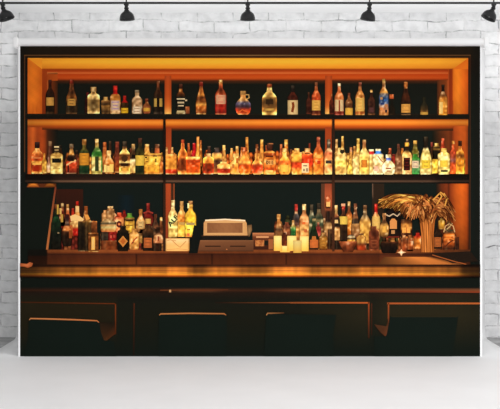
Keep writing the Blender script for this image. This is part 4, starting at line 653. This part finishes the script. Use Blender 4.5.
B(351, 242.4, 8.4, 8, 'squat', [(0, (200, 140, 50)), (.3, (230, 180, 80)), (.5, (60, 40, 26)), (.7, (220, 220, 200)), (1, (60, 50, 44))], z=4, name='printed_jar'); B(347.8, 251.6, 19, 10.4, 'tumbler', [(0, (90, 44, 24)), (.3, (110, 56, 32)), (.8, (140, 76, 46)), (1, (196, 116, 76))], z=5, em=.8, hi=.05, name='printed_bowl', lab='printed brown bowl on the back counter')
items[-1]['prof'] = [(0, .5), (.1, .56), (.5, .8), (1, 1)]
B(364.8, 243, 11.4, 38, 'wine', [(0, (206, 150, 76)), (.2, (236, 196, 100)), (.4, (230, 190, 100)), (.56, (240, 200, 110)), (.66, (200, 180, 140)), (.74, (110, 96, 76)), (1, (170, 130, 90))], None, (.9, (120, 90, 66)), .85, .35, z=2, lab='printed pale gold clear bottle in the right cluster')
B(361, 250, 10, 17, 'squat', [(0, (150, 50, 20)), (.2, (190, 70, 26)), (.36, (110, 60, 30)), (.5, (236, 200, 120)), (.86, (226, 180, 100)), (.92, (60, 40, 20)), (1, (150, 100, 60))], z=4, name='printed_jar', lab='printed jar with cream label and orange base')
B(375.8, 241, 8.6, 37.4, 'spirit', [(0, (60, 34, 20)), (.2, (206, 160, 110)), (.3, (190, 140, 90)), (.66, (230, 190, 130)), (.72, (220, 170, 120)), (.78, (190, 60, 40)), (1, (206, 34, 30))], (.34, .66, .86, (236, 210, 130)), (.78, (206, 34, 30)), .85, .2, z=2, marks=(206, 160, 90), lab='printed bottle with bright red cap and cream label')
B(384, 237, 9.6, 24, 'round', [(0, (60, 40, 20)), (.2, (160, 120, 60)), (.5, (200, 160, 90)), (.62, (60, 40, 24)), (.74, (150, 110, 80)), (1, (190, 150, 110))], (.2, .46, .54, (240, 196, 100)), None, 1.1, .2, z=3, lab='printed round gold bottle beside the black bottle')
B(393.4, 237.6, 15, 35, 'squat', [(0, (30, 18, 14)), (.3, (18, 13, 12)), (.6, (16, 13, 13)), (.68, (24, 20, 20)), (.8, (20, 14, 14)), (1, (110, 60, 30))], None, None, 1, .05, z=2, extra=[('poly', [(389.6, 228.6), (389.6, 221), (391.6, 218.4), (394.4, 218.4), (396.6, 221), (396.6, 228.6)], (220, 160, 104)), ('rect', 391, 230, 394.6, 233.6, (190, 150, 110)), ('line', [(386, 214.6), (389, 216), (393, 213.6), (397, 216), (400, 213)], 1.2, (214, 206, 200)), ('rect', 383, 236, 399, 237.4, (110, 40, 30))], lab='printed broad black bottle with arched tan label')
B(373.6, 250, 10, 24, 'squat', [(0, (150, 80, 50)), (.06, (90, 44, 28)), (.5, (96, 48, 30)), (.72, (84, 42, 28)), (1, (110, 60, 40))], None, None, 1.3, .1, z=5, marks=0, extra=[('rect', 370.4, 239.6, 376.6, 240.6, (140, 80, 54)), ('rect', 370.6, 243, 376.4, 244, (130, 74, 50)), ('rect', 371, 246.4, 376, 247.2, (130, 74, 50))], lab='printed flat brown embossed bottle between the jar and the black pot')
B(388.8, 253, 17.4, 11.6, 'tumbler', [(0, (20, 14, 10)), (.5, (22, 15, 11)), (.85, (40, 24, 15)), (1, (96, 56, 34))], z=5, em=1.1, hi=.02, name='printed_pot', lab='printed black round pot on the back counter')
items[-1]['prof'] = [(0, .7), (.15, .86), (.6, 1), (1, .98)]
B(406, 236, 11.6, 17, 'can', [(0, (70, 34, 20)), (.3, (90, 50, 24)), (.4, (200, 140, 70)), (.7, (240, 180, 96)), (.8, (110, 66, 34)), (1, (70, 44, 30))], z=2, name='printed_jar', extra=[('rect', 402, 227.4, 410, 232.6, (246, 190, 104)), ('rect', 405.8, 227.4, 406.6, 232.6, (190, 110, 60))], lab='printed jar with glowing gold label beside the dried grass')
B(403.6, 251, 6.6, 16, 'squat', [(0, (120, 50, 22)), (.4, (176, 90, 44)), (.7, (110, 60, 34)), (1, (190, 130, 80))], z=3, hi=.4); B(409.8, 251, 6.6, 16, 'squat', [(0, (130, 60, 24)), (.4, (190, 104, 50)), (.7, (120, 60, 30)), (1, (206, 150, 90))], z=3, hi=.4)
B(417.4, 249.6, 7.8, 17, 'squat', [(0, (90, 44, 18)), (.1, (200, 120, 46)), (.6, (220, 140, 56)), (.78, (206, 60, 34)), (.86, (206, 40, 30)), (1, (190, 44, 34))], z=3, em=.8, hi=.2, lab='printed small gold bottle with red cap left of the dried grass')
B(437.4, 249, 9.4, 20, 'squat', [(0, (60, 34, 18)), (.1, (30, 20, 12)), (.7, (34, 22, 14)), (1, (50, 32, 20))], (.12, .6, .76, (176, 104, 56)), None, 1, .1, z=3, marks=(110, 60, 30), lab='printed dark bottle with brown label right of the dried grass')
B(441.4, 229, 7, 11, 'squat', [(0, (130, 90, 30)), (.5, (220, 180, 70)), (1, (130, 110, 60))], z=2)
B(448.8, 250, 11.6, 29, 'wine', [(0, (110, 60, 34)), (.05, (50, 26, 14)), (.2, (150, 70, 24)), (.4, (206, 110, 36)), (.55, (220, 130, 50)), (.62, (90, 60, 40)), (1, (110, 90, 60))], z=4, em=.85, hi=.3, lab='printed bottle wrapped in orange cloth at the right end of the back counter', extra=[('line', [(443.4, 232), (445, 226), (449, 223.4), (453, 226), (454.4, 232)], 1.0, (220, 190, 150)), ('line', [(445, 230), (449, 227), (452, 223)], .9, (206, 190, 150)), ('line', [(443.4, 248), (448, 243), (454, 239)], 1.2, (90, 40, 18)), ('line', [(444, 238.6), (450, 238), (454, 239.6)], .8, (240, 160, 80)), ('line', [(445, 228.4), (448, 231), (452.6, 230)], .8, (40, 60, 40))])
B(456.4, 249, 4.4, 12, 'can', [(0, (40, 20, 12)), (1, (70, 34, 18))], z=2, name='printed_glass')
# candles
for cx, base, wd, h in ((277.8, 250.6, 8.4, 15), (291.6, 250.6, 9.4, 15), (284.8, 252, 10, 6.4), (304, 251, 8.8, 15), (297.2, 252.6, 8.4, 12.4)):
    k = 1 if wd != 8.4 or cx < 290 else .86
    B(cx, base, wd, h, 'box', [(0, sc_((250, 200, 90), k)), (.1, sc_((255, 206, 90), k)), (.4, sc_((255, 224, 116), k)), (.85, sc_((255, 240, 150), k)), (1, sc_((255, 226, 130), k))], z=4 if cx != 297.2 else 5, em=.9, hi=.05, name='printed_candle')
items[-1]['lab'] = 'printed shorter peach candle in a glass'
B(284.2, 245.4, 5.6, 13, 'squat', [(0, (110, 50, 26)), (.6, (84, 40, 24)), (1, (60, 30, 20))], z=5, em=.9, hi=.05)

# ---- build: the hundred largest bottles are parts, the rest of them one printed patch
STUFF = Print()
rb = random.Random(11)
def backrow(x0, x1, ya, yb, cols, wmin, wmax, l):
    """deeper glass and the amber glow, put into the ink colours between the bottles in front"""
    x = x0
    while x < x1:
        wd = rb.uniform(wmin, wmax); top = ya + rb.uniform(0, (yb - ya) * .4); c = rb.choice(cols); ph = rb.random() * 6; lq = l + rb.choice((0, .7, 1.4))
        def fn(u, v, c=c, x=x, wd=wd, ph=ph): return amb(c, (1 - .5 * abs((u - x) / wd * 2 - 1) ** 2) * (.85 + .4 * math.sin(v * .9 + ph) + .3 * (v - ya) / (yb - ya)))
        STUFF.grid(x, top, min(x + wd, x1 + 1), yb, 4, 12, lq, fn, lambda u, v, x=x, wd=wd, top=top: (x + wd / 2 + (u - x - wd / 2) * ramp([(0, .5), (1.5, .6), (4, 1)], v - top), v)); x += wd * .78
backrow(165.6, 324, 150, 173.6, [(226, 120, 40), (200, 90, 30), (250, 170, 80), (120, 50, 20), (246, 150, 56)], 3.5, 6, 9)
backrow(335, 402, 151, 173.6, [(246, 190, 90), (226, 160, 70), (250, 214, 130), (150, 90, 40)], 3.5, 6, 9)
backrow(31, 163, 152, 173.6, [(150, 80, 30), (90, 44, 20), (220, 160, 70), (60, 30, 16), (190, 120, 50)], 3, 6, 9)
backrow(402, 464, 154, 173.6, [(120, 90, 34), (60, 50, 22), (200, 150, 60), (150, 60, 26)], 3, 6, 9)
backrow(55, 96, 218, 250.6, [(70, 34, 20), (40, 24, 14), (130, 70, 36), (90, 30, 20)], 3, 6, 9)
backrow(100, 163, 216, 250.6, [(90, 50, 28), (50, 30, 18), (150, 96, 50), (110, 40, 26), (60, 50, 26)], 3, 6, 9)
backrow(274, 400, 215, 250.6, [(90, 54, 28), (50, 34, 18), (160, 104, 50), (50, 50, 26), (120, 60, 30)], 3, 6, 9)
backrow(398, 458, 230, 250.6, [(120, 60, 28), (60, 34, 18), (170, 96, 44)], 3, 6, 9)
bot = sorted([i for i, it in enumerate(items) if it['name'] == 'printed_bottle'], key=lambda i: -items[i]['w'] * items[i]['h'])
small = set(bot[100:]); made = {}
for i, it in enumerate(items):
    made[i] = draw(it, i, i not in small)
tag(STUFF.build('printed_bottle', bd, 'printed bottle necks and small bottles crowded behind the others, with printed glow in the gaps'), kind='stuff')

def letters(txt, cx, cy, h, ang, l, col, parent, name='lettering', sx=1.0):
    cu = bpy.data.curves.new(name, 'FONT'); cu.body = txt; cu.align_x = 'CENTER'; cu.align_y = 'CENTER'; cu.size = h * U; cu.offset = h * U * .02
    t = bpy.data.objects.new(name, cu); C.objects.link(t); bpy.context.view_layer.update()
    me = bpy.data.meshes.new_from_object(t.evaluated_get(bpy.context.evaluated_depsgraph_get())); bpy.data.objects.remove(t)
    a = math.radians(ang); y = -.0004 - l * .00008
    for v in me.vertices:
        x, z = v.co.x * sx, v.co.y; v.co = (X(cx) + x * math.cos(a) - z * math.sin(a), y, Z(cy) + x * math.sin(a) + z * math.cos(a))
    at = me.color_attributes.new('ink', 'FLOAT_COLOR', 'POINT'); q = lin(col) + (1,)
    at.data.foreach_set('color', [k for _ in me.vertices for k in q])
    while me.materials: me.materials.pop()
    return link(name, me, M_ink, parent)
letters('011', 269.6, 162.4, 4.6, 0, 62, (70, 40, 24), made[[i for i, it in enumerate(items) if it['text']][0]])
letters('ALF', 173.2, 220.6, 6.6, 48, 96, (30, 26, 22), made[ALF], sx=1.15)

# ---- register, sign, ledge, sparkle, dried grass
P = Print()
P.quad([(194, 225), (203, 226), (197.4, 253), (188.6, 253)], 94, [(16, 18, 14)] * 4); P.build('printed_sign', bd, 'printed black leaning sign left of the register')
P = Print()
P.poly([(203.4, 236), (203.6, 222.6), (205.6, 219.8), (210, 219), (240, 219), (245, 219.8), (246.6, 223), (247.4, 236)], 80, (196, 140, 84), (222, 168, 106))
P.ribbon([(205, 220.2), (225, 219.2), (245, 220.4)], 1.4, 81, (236, 206, 164)); P.poly([(247, 225), (251.6, 224.4), (252, 230), (249.6, 236), (247, 238)], 79, (96, 66, 40), (150, 110, 66))
reg = Print; r0 = P.build('printed_cash_register', bd, 'printed tan cash register on the back counter')
P = Print(); P.grid(207, 222.6, 242.4, 232.6, 30, 6, 82, lambda x, y: sc_(mix((150, 98, 58), (112, 66, 38), abs(x - 226) / 22 * .6 + .25 * abs(wob(x * 1.5, y * 2))), 1.0)); P.build('screen', r0)
P = Print(); P.grid(201.4, 235.2, 248.6, 240.4, 12, 4, 83, lambda x, y: ramp([(235.2, (70, 44, 28)), (236, (22, 18, 13)), (239.4, (24, 19, 14)), (240.4, (40, 26, 18))], y)); P.build('dark_gap', r0)  # dark gap between screen and drawer, put into the ink colour
P = Print()
P.grid(198, 240, 253.4, 251.2, 30, 10, 84, lambda x, y: sc_(ramp([(240, (150, 96, 60)), (241, (122, 74, 44)), (250, (100, 58, 34)), (251.2, (70, 38, 22))], y), 1 - .12 * (x - 198) / 55))
P.grid(205, 245.4, 220.6, 246.5, 8, 1, 85, lambda x, y: (44, 24, 14)); P.grid(230, 245.4, 245.4, 246.5, 8, 1, 85, lambda x, y: (44, 24, 14)); P.poly([(226, 248.6), (227.2, 248.6), (227.2, 249.6), (226, 249.6)], 85, (190, 110, 60)); P.build('cash_drawer', r0)
P = Print()
P.grid(252.4, 232.6, 274, 236.4, 16, 4, 20, lambda x, y: mix((190, 116, 70), (120, 66, 38), (y - 232.6) / 4)); P.grid(252.4, 236.4, 274, 250, 12, 8, 19, lambda x, y: mix((110, 56, 30), (60, 28, 16), (y - 236) / 9))
P.grid(256, 236, 268.6, 237.6, 6, 1, 21, lambda x, y: (206, 140, 90)); P.grid(255, 240, 264, 246, 6, 4, 22, lambda x, y: (190, 116, 60) if wob(x * 3, y * 3) > 0 else (150, 80, 40)); P.grid(264, 240.4, 268, 245, 3, 3, 22, lambda x, y: (24, 22, 16))
P.grid(268.4, 239, 273, 249, 4, 6, 22, lambda x, y: (150, 84, 44)); P.build('printed_side_ledge', bd, 'printed tan ledge right of the register')
P = Print(); P.poly([(401, 248.6), (402.4, 251), (406, 252), (402.4, 253.2), (401, 256), (399.4, 253.2), (396.6, 252), (399.4, 251)], 97, (214, 140, 80), (255, 236, 190)); P.build('printed_sparkle', bd)  # bright sparkle painted in ink

gr = Print()
gr.grid(419.6, 205, 434.4, 252, 22, 34, 84, lambda x, y: amb(mix((206, 122, 54), (150, 78, 28), abs((x - 426.4) / 8) ** 1.5), .86 + .26 * math.sin(x * 2.9 + math.sin(y * .12 + x) * 1.2)),
        lambda x, y: (427 + (x - 427) * ramp([(205, 2.0), (212, 1.5), (220, 1.05), (234, .84), (252, .9)], y), y))
rv = gr.build('printed_grass_sheaf', bd, 'printed tall sheaf of dried golden grass standing at the right of the back counter')
T = Print(); rnd = random.Random(3)
for k in range(420):
    u = rnd.random(); layer = 85 + k * .5; ext = .9
    warm = rnd.random()
    if u < .27:                                       # long plumes sweeping to the left
        x1 = rnd.uniform(377, 402); y1 = ramp([(377, 203), (392, 204), (402, 213)], x1) + rnd.uniform(-4, 5); pk = rnd.uniform(195, 201); col = mix((196, 116, 44), (246, 200, 96), warm)
    elif u < .7:                                      # middle, drooping in tassels
        x1 = rnd.uniform(398, 424); y1 = ramp([(398, 206), (406, 218), (414, 217), (424, 210)], x1) + rnd.uniform(-8, 3); pk = rnd.uniform(196, 206); col = mix((176, 92, 38), (246, 182, 104), warm ** 1.1)
    else:                                             # right side
        x1 = rnd.uniform(430, 455); y1 = ramp([(430, 208), (440, 214), (448, 220), (455, 220)], x1) + rnd.uniform(-12, 4); pk = rnd.uniform(198, 211); col = mix((130, 62, 24), (232, 160, 84), warm ** 1.3)
    x0 = 426 + rnd.uniform(-6, 7); y0 = rnd.uniform(208, 226) if u > .27 else rnd.uniform(204, 212); mx_ = x0 + (x1 - x0) * rnd.uniform(.35, .65)
    pts = []; s0 = rnd.uniform(0, .35) if u < .7 else rnd.uniform(0, .5)
    for i in range(15):
        t = s0 + (1 - s0) * i / 14; a, b, c = (1 - t) ** 2, 2 * t * (1 - t), t * t
        pts.append((a * x0 + b * mx_ + c * x1 + .8 * math.sin(t * 11 + k), a * y0 + b * (2 * pk - (y0 + y1) / 2) + c * y1 + .5 * math.cos(t * 13 + k)))
    T.ribbon(pts, lambda t: .5 + 1.1 * math.sin(math.pi * min(1, t * .9 + .1)), layer, lambda t, col=col, k=k: amb(col, .72 + .34 * math.sin(t * 5 + k)))
for (a, b, c) in (((432, 200), (440, 192), (447, 199)), ((436, 204), (441, 196), (439, 193)), ((444, 206), (446, 198), (443, 193))):
    T.ribbon([(a[0] + (b[0] - a[0]) * t * 2 if t < .5 else b[0] + (c[0] - b[0]) * (t * 2 - 1), a[1] + (b[1] - a[1]) * t * 2 if t < .5 else b[1] + (c[1] - b[1]) * (t * 2 - 1)) for t in [i / 8 for i in range(9)]], 1.3, 300, (206, 140, 60))
tag(T.build('dried_plumes', rv), kind='stuff')

# ------------------------------------------------------------------ track with five dome lamps
YR = 7.0 - DB
def W(px, py, d): return ((px - 250) * d / 1000, d - DB, CH - (py - 195) * d / 1000)
zr = CH + 192.2 * .007
tr = empty('lamp_track', (0, YR, zr)); tag(tr, 'long straight black metal lighting track under the white ceiling', 'lighting track')
bm = bmesh.new(); add_box(bm, -2.6, 2.6, -.009, .009, -.0065, .0065, .002); bm_obj('rail', bm, M_black, tr)
for sx in (-1.732, -.867, -.017, .836, 1.705):
    bm = bmesh.new(); add_tube(bm, (sx, 0, .005), (sx, 0, HC - zr), .005, 12); bm_obj('hanger', bm, M_black, tr)
LAMPS = [(4, -21, 15.6, 'black dome lamp at the far left end of the track, cut by the frame'), (126.2, 3, 15.2, 'black dome lamp second from the left on the track, nearly upright'),
         (247.6, 0, 15.2, 'black dome lamp hanging straight down at the middle of the track'), (369.4, -9, 15.2, 'black dome lamp second from the right on the track, tilted a little'),
         (493.4, 23, 15.2, 'black dome lamp at the far right end of the track, tilted towards the left')]
LAMPS[0] = (2.6, 20, 15.6, LAMPS[0][3]); LAMPS[1] = (126.2, 4, 15.2, LAMPS[1][3]); LAMPS[4] = (493.6, -27, 15.2, LAMPS[4][3])
for px, ang, wd, lab in LAMPS:
    x = (px - 250) * .007; z = zr - .0065; t = empty('dome_lamp', (x, YR, z)); tag(t, lab, 'lamp', 'dome lamps on the ceiling track')
    bm = bmesh.new(); add_box(bm, -.017, .017, -.011, .011, -.012, 0, .003); add_tube(bm, (0, 0, -.010), (0, 0, -.026), .012, 20); bm_obj('mount', bm, M_black, t)
    rot = Matrix.Translation((0, 0, -.024)) @ Matrix.Rotation(math.radians(-ang), 4, 'Y')
    bm = bmesh.new(); add_lathe(bm, [(0, .004), (.011, .003), (.0165, -.004), (.0165, -.012), (.0125, -.015), (.0125, -.018), (.018, -.021), (.0185, -.029), (0, -.030)], 28, rot); bm_obj('socket', bm, M_black, t, False)
    R_ = wd * .007 / 2
    pr = [(.010, -.024), (.018, -.026), (R_ * .52, -.033), (R_ * .72, -.042), (R_ * .87, -.054), (R_ * .96, -.069), (R_, -.086), (R_ * 1.02, -.088), (R_ * .985, -.088), (R_ * .94, -.069), (R_ * .85, -.056), (R_ * .70, -.045), (R_ * .5, -.036), (.008, -.030)]
    bm = bmesh.new(); add_lathe(bm, pr, 40, rot); o = bm_obj('lamp_shade', bm, M_black, t, True)
    bm = bmesh.new(); add_lathe(bm, [(0, -.076), (.010, -.073), (.0145, -.064), (.012, -.052), (.007, -.044), (.007, -.036), (0, -.036)], 24, rot); bm_obj('bulb', bm, M_inner, t, True)
